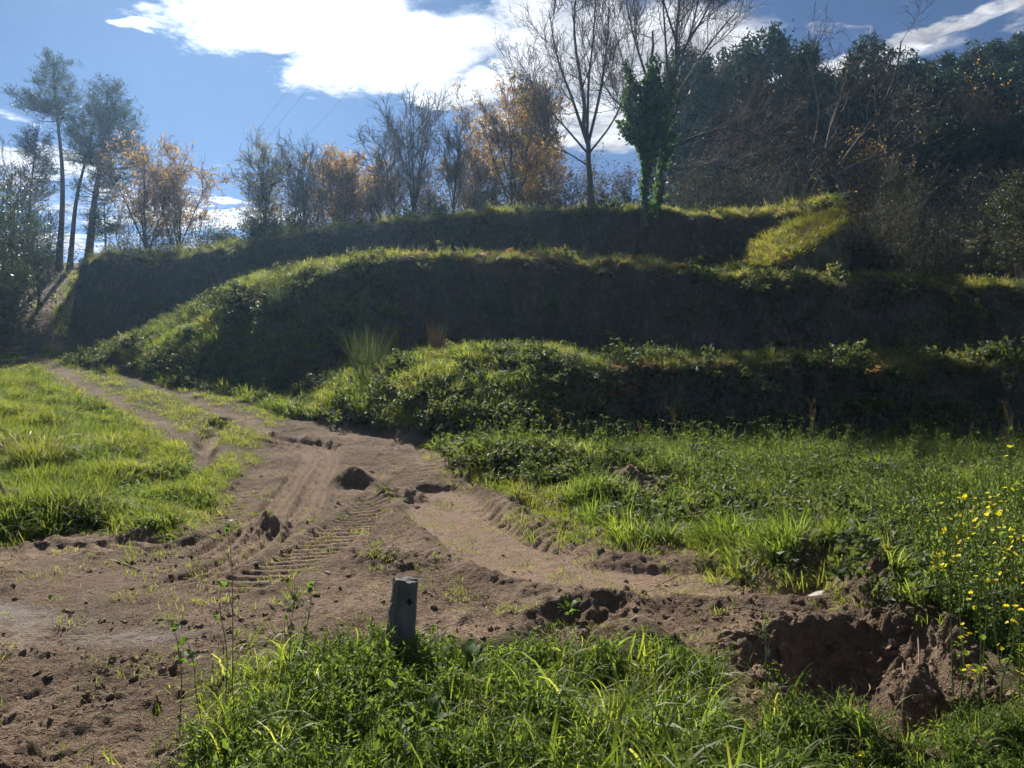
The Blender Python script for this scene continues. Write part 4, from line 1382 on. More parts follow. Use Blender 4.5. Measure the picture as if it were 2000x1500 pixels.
# tall herbs crowding in from the right edge and along the far side of the field
rg = np.random.default_rng(66)
yh = rg.uniform(4.3, 11, 900)
xh = (rg.normal(size=900) * .06 + .60) * yh + .15
xf = rg.uniform(-2.5, 13, 260)
yf = bank_lines(xf)[0] - rg.uniform(1.6, 4.2, 260)
xa, ya = np.concatenate([xh, xf]), np.concatenate([yh, yf])
P_, so_, *_r = lay(xa, ya)
kk = (so_ < .3) & (np.concatenate([rg.random(900) < .32, rg.random(260) < .8]))
scatter('tall_herbs', 'tall leafy herbs crowding the right edge and the far side of the field', 'weeds', P_[kk], T_HERB, rg.uniform(.45, 1.05, kk.sum()), .16, 26)
# 3 short turf on the track and at the edges of the bare earth
x, y, rg = spread_pts(3, 90000, -.80, .35, 7.5, 34)
z, soil, turf, steep, *_r = scene_masks(x, y)
dt = np.abs(x - track_x(y)) * .78
m = (dt < 2.2) & (y > 10.5) & (soil < .45 + .4 * rg.random(len(x))) & (rg.random(len(x)) < np.clip((11 / y) ** 1.2, .08, 1) * .8) & (fbm(x * 2.2, y * 2.2, 3, 44) > -.22)
P_ = np.stack([x[m], y[m], z[m]], 1)
scatter('track_turf', 'short yellowish turf between the wheel lines of the track', 'grass', P_, T_TURF, rg.uniform(.6, 1.5, m.sum()) * np.interp(y[m], [10, 30], [.9, 1.5]), .2, 15, tint=np.clip(rg.uniform(.4, 1, m.sum()), 0, 1))
x, y, rg = spread_pts(33, 26000, -.7, .6, 5.5, 15)
z, soil, *_r = scene_masks(x, y)
sd = sdf_poly(x, y, DIRT)
m = (np.abs(sd) < .55) & (rg.random(len(x)) < .5 * np.exp(-np.maximum(-sd, 0) * 4)) | ((sd < -.3) & (rg.random(len(x)) < .003))
P_ = np.stack([x[m], y[m], z[m]], 1)
scatter('edge_turf', 'trodden tufts of grass at the edge of the bare earth', 'grass', P_, T_TURF + T_MEAD[:1], rg.uniform(.45, 1.0, m.sum()), .4, 16)
# 4 sunlit rims of the terraces
pts, tn = [], []
rg = np.random.default_rng(44)
for rim, n_, lo, hi in ((1, 6500, -5.5, 22), (2, 8000, -17, 26), (3, 6500, -24, 16)):
    x = rg.uniform(lo, hi, n_)
    bl = bank_lines(x)
    yb, w_ = bl[(rim - 1) * 2], bl[(rim - 1) * 2 + 1]
    y = yb + w_ * .66 + np.abs(rg.normal(size=n_)) * .65 * np.maximum(w_, 1.6) / 2 + rim_wob(x) * (.7 if rim == 1 else 1)
    pts.append(np.stack([x, y], 1))
xy = np.concatenate(pts)
P_, soil, turf, st_ = lay(xy[:, 0], xy[:, 1])
xr, yr = xy[:, 0], xy[:, 1]
thin = np.where((yr > 31) & (xr < -4), .30, 1.0) * np.where((yr < 31) & (yr > 24) & (xr > 9) & (xr < 14.6), .12, 1.0)
keep = (rg.random(len(P_)) < thin) & (soil < .4) & (rg.random(len(P_)) < .12 + .78 * (fbm(xy[:, 0] * .9, xy[:, 1] * .9, 3, 71) > -.12))
P_ = P_[keep]
scatter('rim_grass', 'sunlit yellow-green grass along the terrace rims', 'grass', P_, T_RIM + T_DRY, np.clip(.42 + .55 * rg.random(len(P_)) + .6 * vnoise(P_[:, 0] * 1.3, P_[:, 1], 72), .25, 1.7), .4, 17)
rb = (rg.random(len(P_)) < np.where(P_[:, 1] < 24, .05, .022)) & ~((P_[:, 0] > 13.2) & (P_[:, 1] > 31)) & ~((P_[:, 0] > 8.8) & (P_[:, 0] < 14.6) & (P_[:, 1] > 24))
scatter('rim_brambles', 'arching brambles and leafy weeds along the terrace rims', 'brambles', P_[rb], T_BRAM + T_CLEAV[:2], rg.uniform(.4, 1.3, rb.sum()), .4, 27)
xh = rg.uniform(-18, 24, 2600)
bh = bank_lines(xh)
ci = rg.integers(0, 3, 2600)
yh = np.choose(ci, [bh[0] + bh[1] * .55 + rim_wob(xh) * .7, bh[2] + bh[3] * .55 + rim_wob(xh), bh[4] + bh[5] * .55 + rim_wob(xh)]) + .12 * rg.normal(size=2600)
Ph, _s, _t, sth = lay(xh, yh)
kh = (sth > .15) & (rg.random(2600) < .75) & ~((xh < 2.5) & (ci == 0)) & ~((xh < -7) & (ci == 1))
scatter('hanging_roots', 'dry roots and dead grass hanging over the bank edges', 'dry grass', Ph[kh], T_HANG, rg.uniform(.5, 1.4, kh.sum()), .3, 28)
# 5 overgrown noses of the banks: grass, bramble, dead bracken
x, y, rg = spread_pts(5, 52000, -.72, .12, 15.5, 31)
z, soil, turf, steep, Yb1, w1_, Yb2, w2_, Yb3, w3_ = scene_masks(x, y)
n1_ = (x < 4.2) & (x > -7.6) & (y > Yb1 - .4) & (y < Yb1 + w1_ + 2.4)
n2_ = (x < -4.0) & (x > -17.2) & (y > Yb2 - .4) & (y < Yb2 + w2_ + 1.2)
m = (n1_ | n2_) & (soil < .5) & (rg.random(len(x)) < .62)
q = fbm(x * .75, y * .75 + z * .5, 3, 81)
mg = m & (q > -.3) & (rg.random(len(x)) < .75)
P_ = np.stack([x[mg], y[mg], z[mg]], 1)
scatter('bank_grass', 'long grass on the sunlit noses of the lower banks', 'grass', P_, T_RIM[:2] + T_MEAD + T_LUSH[:2] + T_DRY[:1], rg.uniform(.5, 1.4, mg.sum()), .35, 18)
mb = m & ((q < -.08) | (rg.random(len(x)) < .12)) & (rg.random(len(x)) < .5)
P_ = np.stack([x[mb], y[mb], z[mb]], 1)
scatter('bank_brambles', 'brambles and weeds on the noses of the lower banks', 'brambles', P_, T_BRAM + T_WEED[:2], rg.uniform(.6, 1.3, mb.sum()), .3, 19)
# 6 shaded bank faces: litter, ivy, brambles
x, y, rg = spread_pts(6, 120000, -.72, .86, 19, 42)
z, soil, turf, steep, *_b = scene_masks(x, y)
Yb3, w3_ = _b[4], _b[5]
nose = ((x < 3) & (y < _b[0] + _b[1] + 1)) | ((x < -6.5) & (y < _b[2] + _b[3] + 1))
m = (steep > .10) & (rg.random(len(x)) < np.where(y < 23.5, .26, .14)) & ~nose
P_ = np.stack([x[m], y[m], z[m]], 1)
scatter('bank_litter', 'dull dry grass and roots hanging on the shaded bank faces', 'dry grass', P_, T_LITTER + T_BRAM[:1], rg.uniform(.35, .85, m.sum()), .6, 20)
m = (steep > .06) & (rg.random(len(x)) < np.where(y < 23.5, .10, .035)) & ~nose & (fbm(x * .5, y * .5 + z * .4, 3, 91) > -.05)
P_ = np.stack([x[m], y[m], z[m]], 1)
scatter('bank_ivy', 'dark ivy and brambles on the shaded bank faces', 'brambles', P_, T_BRAM + T_WEED[:1], rg.uniform(.5, 1.2, m.sum()) * (1 + .9 * (rg.random(m.sum()) < .25)), .5, 21)
# 7 terrace floors and the land behind
x, y, rg = spread_pts(7, 20000, -.75, .80, 21, 60)
z, soil, turf, steep, Yb1, w1_, Yb2, w2_, Yb3, w3_ = scene_masks(x, y)
m = (steep < .1) & (y > Yb1 + 1.2) & (soil < .5) & (rg.random(len(x)) < .6)
P_ = np.stack([x[m], y[m], z[m]], 1)
scatter('terrace_grass', 'rough grass on the terrace floors and below the trees', 'grass', P_, T_RIM + T_MEAD + T_DRY[:1], rg.uniform(.7, 1.6, m.sum()) * np.interp(y[m], [20, 60], [1, 2]), .3, 22)
# 8 dead bracken on the rims
cl = []
rg = np.random.default_rng(55)
for px, py, Y, n_, s_ in ((800, 487, 27.6, 120, 1.1), (930, 486, 27.6, 40, .6), (1000, 487, 27.5, 70, .6), (1075, 490, 27.5, 90, .5), (1250, 503, 27.5, 60, 1.2), (650, 500, 27.6, 40, .8), (1330, 505, 28.2, 20, .6), (1030, 680, 21.8, 34, .6), (1100, 672, 21.9, 40, .6),
                         (1180, 690, 21.0, 50, .6), (1235, 700, 20.8, 40, .4), (1440, 690, 21.6, 26, .8), (1560, 690, 21.6, 34, .6), (1710, 695, 21.6, 30, .6), (1890, 640, 22.4, 30, .5), (760, 700, 21, 24, .7), (1560, 440, 32.6, 30, .6), (1620, 430, 32.8, 24, .6)):
    x0 = (px - 1000) / FPX * Y
    cl.append(np.stack([x0 + s_ * rg.normal(size=n_), Y + .35 * rg.normal(size=n_)], 1))
xy = np.concatenate(cl)
P_, *_r = lay(xy[:, 0], xy[:, 1])
scatter('dead_bracken', 'rust-brown dead bracken along the terrace rims', 'bracken', P_, T_FERN, rg.uniform(.5, 1.2, len(P_)), .3, 23)
# 9 crumbs and clods of earth on the stripped ground
x, y, rg = spread_pts(9, 60000, -.75, .62, 3.0, 13.5)
z, soil, turf, wet, steep = height(x, y)
_, wn, _b2 = tread_relief(x, y)
cn = fbm(x * 1.4, y * 1.4, 3, 95)
m = (soil > .5) & (wet < .3) & (rg.random(len(x)) < np.clip((4.2 / y) ** 1.1, .12, 1) * (.05 + .35 * (cn > .22) + .5 * (sdf_poly(x, y, PIT) < .35)) * (1 - .9 * wn))
P_ = np.stack([x[m], y[m], z[m]], 1)
pitc = sdf_poly(P_[:, 0], P_[:, 1], PIT) < .35
s_ = .006 + pitc * .012 * rg.random(m.sum()) + .022 * rg.random(m.sum()) ** 4 + .018 * (rg.random(m.sum()) < .04)
scatter('soil_clods', 'crumbled clods of brown earth strewn over the bare ground', 'soil', P_, T_CLOD, s_ * np.interp(P_[:, 1], [3, 12], [.9, 1.6]), .8, 24)
m = (soil > .5) & (rg.random(len(x)) < .05) & (wet < .5)
P_ = np.stack([x[m], y[m], z[m] + .012], 1)
scatter('straw_litter', 'scraps of dry straw trodden into the bare earth', 'straw', P_, T_STRAW + T_TURF[:1], rg.uniform(.5, 1.2, m.sum()), .3, 29)

# ------------------------------------------------------------------ haze volume added to stand in for veiling glare of the lens
def box_mesh(name, lo, hi, mat):
    V = [(x, y, z) for z in (lo[2], hi[2]) for y in (lo[1], hi[1]) for x in (lo[0], hi[0])]
    F = [(0, 2, 3, 1), (4, 5, 7, 6), (0, 1, 5, 4), (2, 6, 7, 3), (0, 4, 6, 2), (1, 3, 7, 5)]
    return mesh_np(name, np.array(V, float), np.array(F), mat)


mh, q, o = new_mat('haze')
pv = q.n('ShaderNodeVolumePrincipled')
pv.inputs['Color'].default_value = (.40, .66, 1.0, 1)
pv.inputs['Density'].default_value = 0.00055
pv.inputs['Anisotropy'].default_value = .68
q.link(pv.outputs[0], o.inputs['Volume'])
tag(link('haze', box_mesh('haze', (-800, -240, -3), (800, 360, 46), mh)), 'thin bluish haze volume added for the veiling glare over the scene', 'haze', kind='stuff')

# ------------------------------------------------------------------ stone post in the foreground, gatepost far up
MAT['stone'] = bark_mat('weathered_granite', (.075, .072, .066), (.20, .19, .17), 9, .9, .9, lichen=(.17, .165, .13))


def post_mesh(name, w, d, h, seed, hole=None):
    rng = np.random.default_rng(seed)
    k, rows = 14, 46
    per = []
    for i in range(k):
        per.append((-.5 + i / k, -.5))
    for i in range(k):
        per.append((.5, -.5 + i / k))
    for i in range(k):
        per.append((.5 - i / k, .5))
    for i in range(k):
        per.append((-.5, .5 - i / k))
    per = np.array(per)
    rad = np.linalg.norm(per, axis=1, keepdims=True)
    per = per * np.where(rad > .62, .62 / rad, 1)
    n = len(per)
    V = []
    zs = np.concatenate([np.linspace(0, .96, rows - 6), [.975, .985, .993, .998, 1.0, 1.0]]) * h
    for j, z in enumerate(zs):
        sc_ = 1.06 - .10 * z / h
        top = max(0, j - (rows - 6))
        sc_ *= (1 - .012 * top) if top < 5 else .8
        ring = np.stack([per[:, 0] * w * sc_, per[:, 1] * d * sc_, np.full(n, z)], 1)
        jit = .05 * w * vnoise(per[:, 0] * 5 + z * 9, per[:, 1] * 5 - z * 13, seed) - .05 * w * sstep(.35, .7, vnoise(per[:, 0] * 26 + z * 1.5, per[:, 1] * 26, seed + 5)) + .03 * w * vnoise(per[:, 0] * 16 + z * 40, per[:, 1] * 16 + z * 33, seed + 1)
        crack = -.07 * w * math.exp(-((z - .22 * h - .0) / .008) ** 2)
        ring[:, :2] += norm(ring[:, :2]) * (jit + crack)[:, None]
        if top:
            ring[:, 2] += .012 * vnoise(per[:, 0] * 4, per[:, 1] * 4, seed + 3)
        if hole:
            hx, hz, hr = hole
            dd = np.hypot(ring[:, 0] - hx, ring[:, 2] - hz)
            mm = (ring[:, 1] < -.3 * d) & (dd < hr)
            ring[mm, 1] += .05
        V.append(ring)
    V = np.concatenate(V + [np.array([[0, 0, h * .999]])])
    idx = np.arange(rows * n).reshape(rows, n)
    nx = np.roll(idx, -1, 1)
    F = np.stack([idx[:-1], nx[:-1], nx[1:], idx[1:]], -1).reshape(-1, 4)
    cap = np.stack([idx[-1], nx[-1], np.full(n, rows * n)], -1)
    return mesh_np(name, V, [F, cap], MAT['stone'], False)


px0, Yp = 775, 4.62
xp = (px0 - 1000) / FPX * Yp
zp = ground_z(xp, Yp)[0]
topz = EYE + (750 - 1141) / FPX * Yp
post = thing('fence_post', 'short weathered grey post with a bolt hole, leaning in the front grass', 'post', (xp, Yp, zp - .12), math.radians(22))
link('shaft', post_mesh('shaft', .145, .15, topz - zp + .14, 3, (.012, (topz - zp) + .02, .012)), post, rot=(math.radians(-2), math.radians(6), 0))
MAT['drystem'] = bark_mat('dry_stems', (.13, .10, .065), (.30, .24, .16), 20, bump=0)
for pts_ in ([(-.10, -.085, .20), (-.06, -.09, .30), (-.075, -.088, .38)], [(-.06, -.09, .31), (.02, -.10, .25), (.09, -.095, .18)]):
    V, F = tubes(resample(pts_, 7)[None], np.full((1, 7), .0028), 4)
    link('dry_tendril', mesh_np('dry_tendril', V, F, MAT['drystem'], True), post)
gp = at(937, 416, 36.6)
zg = ground_z(gp[0], gp[1])[0]
far_post = thing('gate_post', 'dark squat gatepost standing alone on the top rim below the golden oak', 'post', (gp[0], gp[1], zg - .2))
link('shaft', post_mesh('shaft', .34, .3, max(.8, EYE + (750 - 380) / FPX * 36.6 - zg + .2), 4), far_post)

# ------------------------------------------------------------------ mossy outcrop in the top bank
import bmesh
MAT['rock'] = bark_mat('mossy_rock', (.05, .045, .03), (.13, .11, .06), 3, .9, .8, lichen=(.13, .115, .03))
oc = at(1578, 441, 30.2)
orock = thing('mossy_outcrop', 'earth-and-rock outcrop with a sunlit slanting face of yellow moss', 'rock', (oc[0] + .1, oc[1] + 1.1, oc[2] - .9), 0)
bm = bmesh.new()
bmesh.ops.create_icosphere(bm, subdivisions=5, radius=1)
co = np.array([v.co[:] for v in bm.verts])
Vr = co * np.array([2.15, 2.0, 2.2])
nrm = norm(np.array([-.50, -.30, .80]))
dd = Vr @ nrm - .62
Vr = Vr - np.maximum(dd, 0)[:, None] * nrm * .93
Vr += co * (.45 * fbm(co[:, 0] * 1.6 + co[:, 2] * 1.1, co[:, 1] * 1.6 - co[:, 2], 5, 7, .6))[:, None]
for v, c in zip(bm.verts, Vr):
    v.co = c
me = bpy.data.meshes.new('rock')
bm.to_mesh(me)
bm.free()
me.materials.append(MAT['rock'])
link('rock', me, orock)
rg = np.random.default_rng(8)
facet = (dd > .02) & (rg.random(len(dd)) < .8)
Pm = Vr[facet]
ms = scatter('moss_cover', None, None, Pm, T_MOSS + T_RIM[:1] + T_DRY[:1], rg.uniform(.5, 1.8, len(Pm)), .5, 9, tint=np.clip(.5 - Pm[:, 2] * .25 + .2 * rg.normal(size=len(Pm)), 0, 1))
ms.parent = orock

# ------------------------------------------------------------------ overhead lines
MAT['wire'] = bark_mat('cable', (.20, .20, .21), (.30, .30, .31), 3, .6, 0)
for i, (a, c, w) in enumerate((((692, -4), (412, 362), 'left'), ((740, -4), (428, 372), 'middle'), ((848, -10), (470, 392), 'right'))):
    A, B_ = np.array(at(a[0], a[1], 42)), np.array(at(c[0], c[1], 92))
    d = B_ - A
    s = np.linspace(-.6, 1.35, 40)[:, None]
    p = A + d * s + np.array([0, 0, 1.]) * (2.2 * ((s - .4) ** 2 - .3))
    p[:, 2] += 2.2 * .14 * (1 - s[:, 0]) + 0.0
    base = p[0].copy()
    V, F = tubes((p - base)[None], np.full((1, 40), .011), 5)
    tag(link('power_line', mesh_np('power_line', V, F, MAT['wire'], True), loc=base), 'thin overhead power line crossing the sky, %s of the three' % w, 'power line', 'power lines across the sky')

# ------------------------------------------------------------------ plants one can pick out
MAT['dock'] = leaf_mat('dock_leaves', (.045, .085, .014), (.095, .15, .022), .5, 2.1, .6, tint=False)
MAT['stemgreen'] = leaf_mat('green_stems', (.09, .12, .035), (.15, .18, .06), .3, 1.5, .5, tint=False)
MAT['petal'] = leaf_mat('yellow_petals', (.66, .54, .014), (.82, .70, .03), .45, 1.2, .5, tint=False)
MAT['tanweed'] = leaf_mat('dry_weed_stems', (.16, .12, .06), (.30, .24, .13), .2, 1.2, .6, tint=False)
MAT['seed'] = leaf_mat('rusty_seed_heads', (.18, .075, .04), (.34, .16, .08), .35, 1.3, .7, tint=False)


def blade_leaf(name, L, W, mat, segs=7, bend=.7, wave=.08, seed=0):
    """one broad leaf with a midrib fold, root at the origin, growing along +x and arching down"""
    rng = np.random.default_rng(seed)
    V = []
    x = z = 0.0
    for j in range(segs + 1):
        f = j / segs
        a = .75 - bend * 1.7 * f
        w = W * .5 * (math.sin(math.pi * min(1, .10 + .90 * f) ** .8) ** .8 if f < 1 else 0) + .002
        wv = wave * W * rng.normal()
        V += [(x, -w, z + .22 * w + wv), (x, 0, z), (x, w, z + .22 * w - wv)]
        x += L / segs * math.cos(a)
        z += L / segs * math.sin(a)
    V = np.array(V)
    F = []
    for j in range(segs):
        o_ = j * 3
        F += [(o_, o_ + 3, o_ + 4, o_ + 1), (o_ + 1, o_ + 4, o_ + 5, o_ + 2)]
    return mesh_np(name, V, np.array(F), mat, True)


DOCK = [blade_leaf('leaf', .26, .085, MAT['dock'], 7, .75, .1, i) for i in range(4)]


def on_ground(px, py):
    X, Yq = flat(px, py)
    return X, Yq, ground_z(X, Yq)[0]


def dock(label, px, Y, n, s, seed):
    rng = np.random.default_rng(seed)
    X = (px - 1000) / FPX * Y
    t = thing('dock_plant', label, 'plant', (X, Y, ground_z(X, Y)[0]), 0, 'broad-leaved dock plants in the front grass')
    for i in range(n):
        a = i * 2.4 + rng.random()
        sc_ = s * .72 * rng.uniform(.7, 1.15)
        link('leaf', DOCK[i % 4], t, loc=(.03 * math.cos(a), .03 * math.sin(a), rng.uniform(.02, .12) * s), rot=(rng.normal() * .25, -rng.uniform(.1, .65), a), scale=sc_)
    return t


dock('broad-leaved dock clump just right of the stone post', 905, 4.25, 15, 1.15, 1)
dock('small dock clump left of the front grass centre', 700, 4.0, 8, .8, 2)
dock('dock clump with one big leaf in the right-hand front grass', 1385, 3.75, 8, 1.0, 3)
dock('dock clump at the bottom edge below the post', 830, 3.65, 9, .9, 4)
dock('dock clump at the bottom edge, right of the middle', 1150, 3.7, 10, .85, 5)
dock('low dock rosette at the right bottom corner', 1480, 3.5, 7, .8, 6)
dock('wilted leafy clump on the lip of the small dug pocket', 1110, 5.75, 11, .55, 7)

SM = [blade_leaf('leaf', .042, .026, MAT['weed'], 4, .6, .1, 20 + i) for i in range(3)]


def stalk(name, label, px, py_base, py_top, Y, seed, lean=0.0, leaves=8, cat='plant', group=None, r=.0035, mat='stemgreen', leaf=None, lsz=1.0, branches=2, head=None, flowers=0, fl_r=.011):
    """upright plant > stem, leaf..., flower... or seed head"""
    rng = np.random.default_rng(seed)
    X = (px - 1000) / FPX * Y
    zb = ground_z(X, Y)[0] - .02
    H = EYE + (750 - py_top) / FPX * Y - zb
    t = thing(name, label, cat, (X, Y, zb), 0, group)
    tip = np.array([lean / FPX * Y, .05 * rng.normal() * H, H])
    P = resample([(0, 0, 0), tip * .4 + .03 * H * rng.normal(size=3), tip * .75 + .02 * H * rng.normal(size=3), tip], 10)[None]
    R = np.linspace(r, r * .5, 10)[None]
    B, RB = sprout(rng, P, R, max(branches, 1), .45, .92, H * .28, ang=.5, up=.25, wander=.08, n=5, rk=.8, rmin=r * .4)
    V, F = join([tubes(P, R, 5)] + ([tubes(B, RB, 4)] if branches else []))
    link('stem', mesh_np('stem', V, F, MAT[mat], True), t)
    Q = along(rng, np.concatenate([P[:, ::2], B]) if branches and P[:, ::2].shape[1] == 5 else P, 3, .1, 0)
    for i in range(leaves):
        p = Q[rng.integers(len(Q))]
        link('leaf', (leaf or SM)[i % len(leaf or SM)], t, loc=p, rot=(rng.normal() * .4, -rng.uniform(-.3, .6), rng.uniform(0, 6.28)), scale=lsz * rng.uniform(.6, 1.3))
    tips = np.concatenate([P[:, -1], B[:, -1]]) if branches else P[:, -1]
    for i in range(flowers):
        p = tips[i % len(tips)] + .035 * rng.normal(size=3) * (i >= len(tips)) * (H ** .5)
        link('flower', FLOWER[i % 2], t, loc=p, rot=(rng.normal() * .5, rng.normal() * .5, rng.uniform(0, 6)), scale=fl_r / .011 * rng.uniform(.8, 1.2))
    if head:
        C = along(rng, np.concatenate([P[:, 5:], B]) if branches else P[:, 5:], head, .35, .014)
        V, F = leaf_quads(rng, C, .022, .7, .3)
        link('seed_head', mesh_np('seed_head', V, F, MAT['seed']), t)
    return t


def flower_mesh(seed):
    rng = np.random.default_rng(seed)
    V, F = [], []
    for i in range(7):
        a = i * 2 * math.pi / 7 + .1 * rng.normal()
        d = np.array([math.cos(a), math.sin(a), .25])
        s = np.array([-d[1], d[0], 0])
        o_ = len(V)
        L = .0125 * rng.uniform(.85, 1.15)
        V += [d * .002, d * L * .6 + s * .0045, d * L, d * L * .6 - s * .0045]
        F.append((o_, o_ + 1, o_ + 2, o_ + 3))
    c = len(V)
    for i in range(6):
        a = i * math.pi / 3
        V.append((math.cos(a) * .004, math.sin(a) * .004, .003))
    F += [(c, c + 1, c + 2, c + 3), (c, c + 3, c + 4, c + 5)]
    return mesh_np('flower', np.array(V), np.array(F), MAT['petal'])


FLOWER = [flower_mesh(1), flower_mesh(2)]
# shoots beside the track in front
stalk('young_shoot', 'tallest thin bare shoot standing up before the wheel marks', 452, 1400, 1032, 4.0, 31, -4, 9, branches=2, mat='drystem', lsz=.9, group='thin shoots at the left of the front grass')
stalk('young_shoot', 'shoot with a few green leaves, left of the twin shoots', 440, 1400, 1135, 4.1, 32, -10, 8, branches=2, mat='drystem', lsz=.9, group='thin shoots at the left of the front grass')
stalk('young_shoot', 'left one of the twin leafy shoots left of the post', 560, 1400, 1150, 4.2, 33, 20, 12, branches=3, mat='drystem', group='thin shoots at the left of the front grass')
stalk('young_shoot', 'right one of the twin leafy shoots left of the post', 585, 1400, 1140, 4.25, 34, 25, 10, branches=2, mat='drystem', group='thin shoots at the left of the front grass')
stalk('young_shoot', 'short leafy shoot at the left end of the front grass', 352, 1420, 1232, 4.0, 35, -5, 12, branches=3, mat='drystem', group='thin shoots at the left of the front grass')
stalk('young_shoot', 'leafless shoot bending left at the left end of the front grass', 400, 1400, 1250, 3.8, 36, -30, 6, branches=2, mat='drystem', group='thin shoots at the left of the front grass')
stalk('tall_stem', 'tall dry green stem rising beside the dug pit', 1500, 1420, 1175, 3.8, 37, -6, 3, branches=2)
# yellow flowers at the right
YEL = [(1705, 1440, 1392, 3.7, 3, 'small yellow flower standing inside the dug pit'), (1483, 1130, 1088, 7.3, 4, 'small yellow-flowered plant at the end of the scraped strip'),
       (1840, 1330, 1085, 5.0, 8, 'yellow-flowered stalk, leftmost of the right-hand cluster'), (1862, 1450, 1060, 4.2, 10, 'yellow-flowered stalk with many blooms in the right-hand cluster, second from left'),
       (1885, 1450, 985, 4.4, 10, 'tall yellow-flowered stalk, third from left in the right-hand cluster'), (1910, 1460, 1030, 4.0, 9, 'yellow-flowered stalk, fourth from left in the right-hand cluster'),
       (1935, 1460, 1110, 3.8, 9, 'lower yellow-flowered stalk, fifth from left in the right-hand cluster'), (1955, 1480, 1000, 4.3, 10, 'yellow-flowered stalk, sixth from left in the right-hand cluster'),
       (1975, 1480, 955, 4.6, 8, 'tallest yellow-flowered stalk near the right edge'), (1990, 1480, 1080, 3.8, 9, 'yellow-flowered stalk cut by the right edge'),
       (1915, 1480, 1305, 3.6, 5, 'single bright yellow bloom low at the right, beside the pit'), (1870, 1400, 1240, 4.0, 6, 'orange-yellow wilting blooms hanging over the pit edge'), (1965, 1500, 1210, 3.6, 6, 'short yellow-flowered stalk low at the right edge'),
       (1690, 1500, 1475, 3.3, 3, 'small yellow flower at the bottom edge right of the middle')]
for i, (px, pb, ptop, Y, nf, lab) in enumerate(YEL):
    stalk('yellow_flower_plant', lab, px, pb, ptop, Y, 200 + i, (i * 37 % 30) - 15, 7, 'flower', 'yellow flowers at the right', .0046, 'stemgreen', None, .9, 4 if nf > 4 else 2, None, int(nf * 1.9), .0105)
# dry stalks along the far edge of the field
DRY = [(1330, 800, 17.2), (1510, 868, 16.5), (1520, 880, 16.2), (1585, 790, 17.0), (1572, 860, 16.6), (1655, 828, 16.8), (1690, 880, 16.3), (1745, 860, 16.4), (1790, 850, 16.8), (1880, 822, 16.2), (1905, 868, 16.0), (1940, 815, 15.8), (1985, 800, 14.5), (1610, 870, 16.0), (1420, 880, 16.4), (1265, 830, 17.4), (1110, 800, 16.2), (1860, 870, 15.5)]
DRY.sort()
for i, (px, ptop, Y) in enumerate(DRY):
    stalk('dry_weed_stalk', 'dry rust-tipped weed stalk at the far edge of the field, %s from the left' % ORD[i], px, 0, ptop, Y, 300 + i, (i * 53 % 50) - 22, 4, 'plant', 'dry weed stalks before the lowest bank', .012, 'tanweed', None, 1.8, 5, 14 if i % 2 else 9)
# tufts that stand out
MAT['tussock'] = leaf_mat('tussock_blades', (.10, .12, .03), (.22, .21, .065), .45, 1.8, .5, tint=False)
MAT['broomg'] = leaf_mat('broom_twigs', (.05, .075, .035), (.11, .135, .065), .3, 1.4, .5, tint=False)
MAT['tanstem'] = leaf_mat('tan_stems', (.07, .045, .028), (.13, .085, .05), .2, 1.1, .6, tint=False)


def clump(name, label, cat, px, Y, mesh, s, py=None):
    X = (px - 1000) / FPX * Y
    z = ground_z(X, Y)[0]
    return tag(link(name, mesh, loc=(X, Y, z), scale=s), label, cat)


rq = np.random.default_rng(5)
clump('grass_tussock', 'pale green round tussock at the right end of the scraped strip', 'grass', 1438, 7.75, blade_mesh('tussock', rq, 420, .34, .006, .16, .75, .7, MAT['tussock'], 4), 1.0)
clump('grass_tussock', 'small fine tussock lying over the rut, right of the pale one', 'grass', 1515, 7.0, blade_mesh('tussock', rq, 180, .22, .005, .08, .9, .8, MAT['tussock'], 4), 1.0)
clump('grass_tussock', 'tall dark-shadowed tussock in the left meadow', 'grass', 75, 13.0, blade_mesh('tussock', rq, 420, .75, .012, .42, .55, .6, MAT['tussock'], 4), 1.0)
clump('broom_shrub', 'grey-green broom shrub with upright shoots on the lowest nose', 'shrub', 718, 21.0, blade_mesh('broom', rq, 260, 1.15, .014, .35, .45, .15, MAT['broomg'], 4), 1.0)
clump('broom_shrub', 'grey-green broom standing on the shaded bank, left of the other', 'shrub', 550, 25.0, blade_mesh('broom', rq, 160, 1.0, .014, .25, .35, .15, MAT['broomg'], 4), 1.0)
clump('reed_clump', 'tan upright reed clump right of the broom shrub', 'grass', 852, 21.4, blade_mesh('reed', rq, 150, .9, .014, .22, .15, .12, MAT['tanstem'], 4), 1.0)

# ------------------------------------------------------------------ stones and sticks on the bare ground
MAT['pale'] = bark_mat('pale_stone', (.24, .22, .19), (.42, .39, .34), 5, .8, .3)


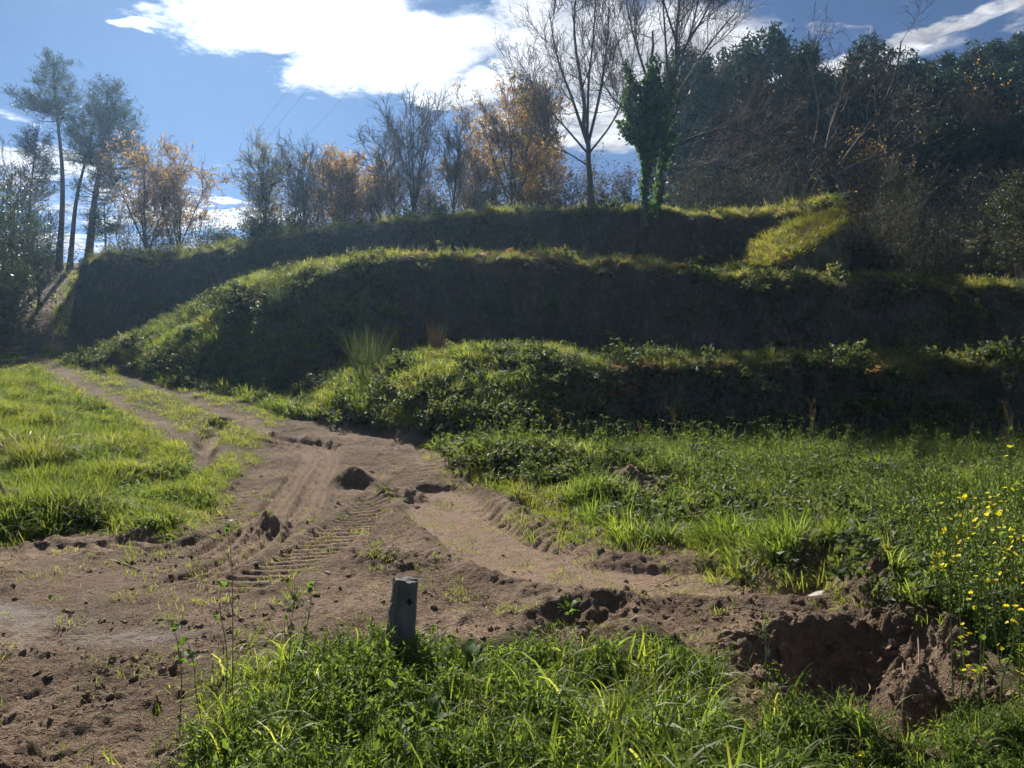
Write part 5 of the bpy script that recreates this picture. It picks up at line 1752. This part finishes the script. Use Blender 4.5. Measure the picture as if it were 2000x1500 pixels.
def stone(label, px, py, s, seed, sq=(1, .7, .5), mat='pale'):
    X, Yq, z = on_ground(px, py)
    rng = np.random.default_rng(seed)
    bm_ = bmesh.new()
    bmesh.ops.create_icosphere(bm_, subdivisions=3, radius=1)
    c = np.array([v.co[:] for v in bm_.verts])
    for _ in range(9):                                   # knock flat facets
        nn = norm(rng.normal(size=3))
        d_ = c @ nn - rng.uniform(.62, .85)
        c = c - np.maximum(d_, 0)[:, None] * nn
    c = c * (1 + (.06 if mat == 'pale' else .4) * fbm(c[:, 0] * 2.4, c[:, 1] * 2.4 + c[:, 2] * 2, 4, seed, .65))[:, None] * np.array(sq) * s
    for v, p in zip(bm_.verts, c):
        v.co = p
    me_ = bpy.data.meshes.new('stone')
    bm_.to_mesh(me_)
    bm_.free()
    me_.materials.append(MAT[mat])
    return tag(link('stone', me_, loc=(X, Yq, z + s * sq[2] * (.35 if mat == 'pale' else .1)), rot=(rng.normal() * .15, rng.normal() * .15, rng.uniform(0, 6))), label, 'stone', 'stones lying on the bare earth')


stone('pale flat stone jutting from the spoil at the right end of the strip', 1588, 1172, .12, 1, (1.3, .6, .35))
stone('grey stone in the left wall of the dug pit', 1492, 1262, .07, 2)
stone('small whitish stone beside the tractor marks', 500, 1106, .035, 3)
stone('small pale stone left of the post', 640, 1128, .03, 4)


def stick(label, a, c, r, seed):
    A = np.array(on_ground(*a)) + np.array([0, 0, r * 1.5])
    B_ = np.array(on_ground(*c)) + np.array([0, 0, r * 1.5])
    m = (A + B_) / 2
    m[2] = max(m[2], ground_z(m[0], m[1])[0] + r * 1.2)
    pts_ = resample([A, m, B_], 8) - A
    V, F = tubes(pts_[None], np.linspace(r, r * .5, 8)[None], 5)
    return tag(link('dead_stick', mesh_np('dead_stick', V, F, MAT['drystem'], True), loc=A), label, 'stick', 'dead sticks on the bare earth')


stick('pale dead stick lying left of the wheel marks', (222, 1097), (276, 1119), .008, 1)
stick('dead stick beside the tractor marks, right of the wheel lines', (548, 1080), (582, 1062), .010, 2)
stick('long thin stick on the trampled ground right of the strip', (1068, 1038), (1150, 1060), .008, 3)
stick('thin root lying across the right end of the strip', (1280, 1135), (1400, 1105), .006, 4)
stick('pale straw at the upper left of the pit', (1425, 1198), (1492, 1205), .006, 5)
stick('bent dry stem on the earth just right of the post', (812, 1245), (860, 1215), .006, 6)
MAT['rootm'] = bark_mat('pale_roots', (.16, .12, .085), (.30, .24, .18), 20, bump=0)
for i, (a, c, lab) in enumerate((((1620, 1262), (1602, 1300), 'slanting root on the back wall of the pit, left one'), ((1660, 1262), (1658, 1300), 'short root on the back wall of the pit, middle one'), ((1684, 1264), (1688, 1302), 'crooked root on the back wall of the pit, right one'),
                                  ((1760, 1275), (1735, 1305), 'dry root at the right corner of the pit'), ((1790, 1322), (1768, 1340), 'pale root lying at the right of the pit floor'))):
    ya = 5.02
    A = np.array([(a[0] - 1000) / FPX * 5.0, 4.98, 0])
    A[2] = ground_z(A[0], A[1])[0] + .01
    B_ = np.array([(c[0] - 1000) / FPX * 4.75, 4.72, 0])
    B_[2] = ground_z(B_[0], B_[1])[0] + .02
    V, F = tubes(resample([np.zeros(3), (B_ - A) * .5 + np.array([.02, -.03, .01]), B_ - A], 7)[None], np.linspace(.006, .003, 7)[None], 4)
    tag(link('root', mesh_np('root', V, F, MAT['rootm'], True), loc=A), lab, 'root', 'roots in the dug pit')
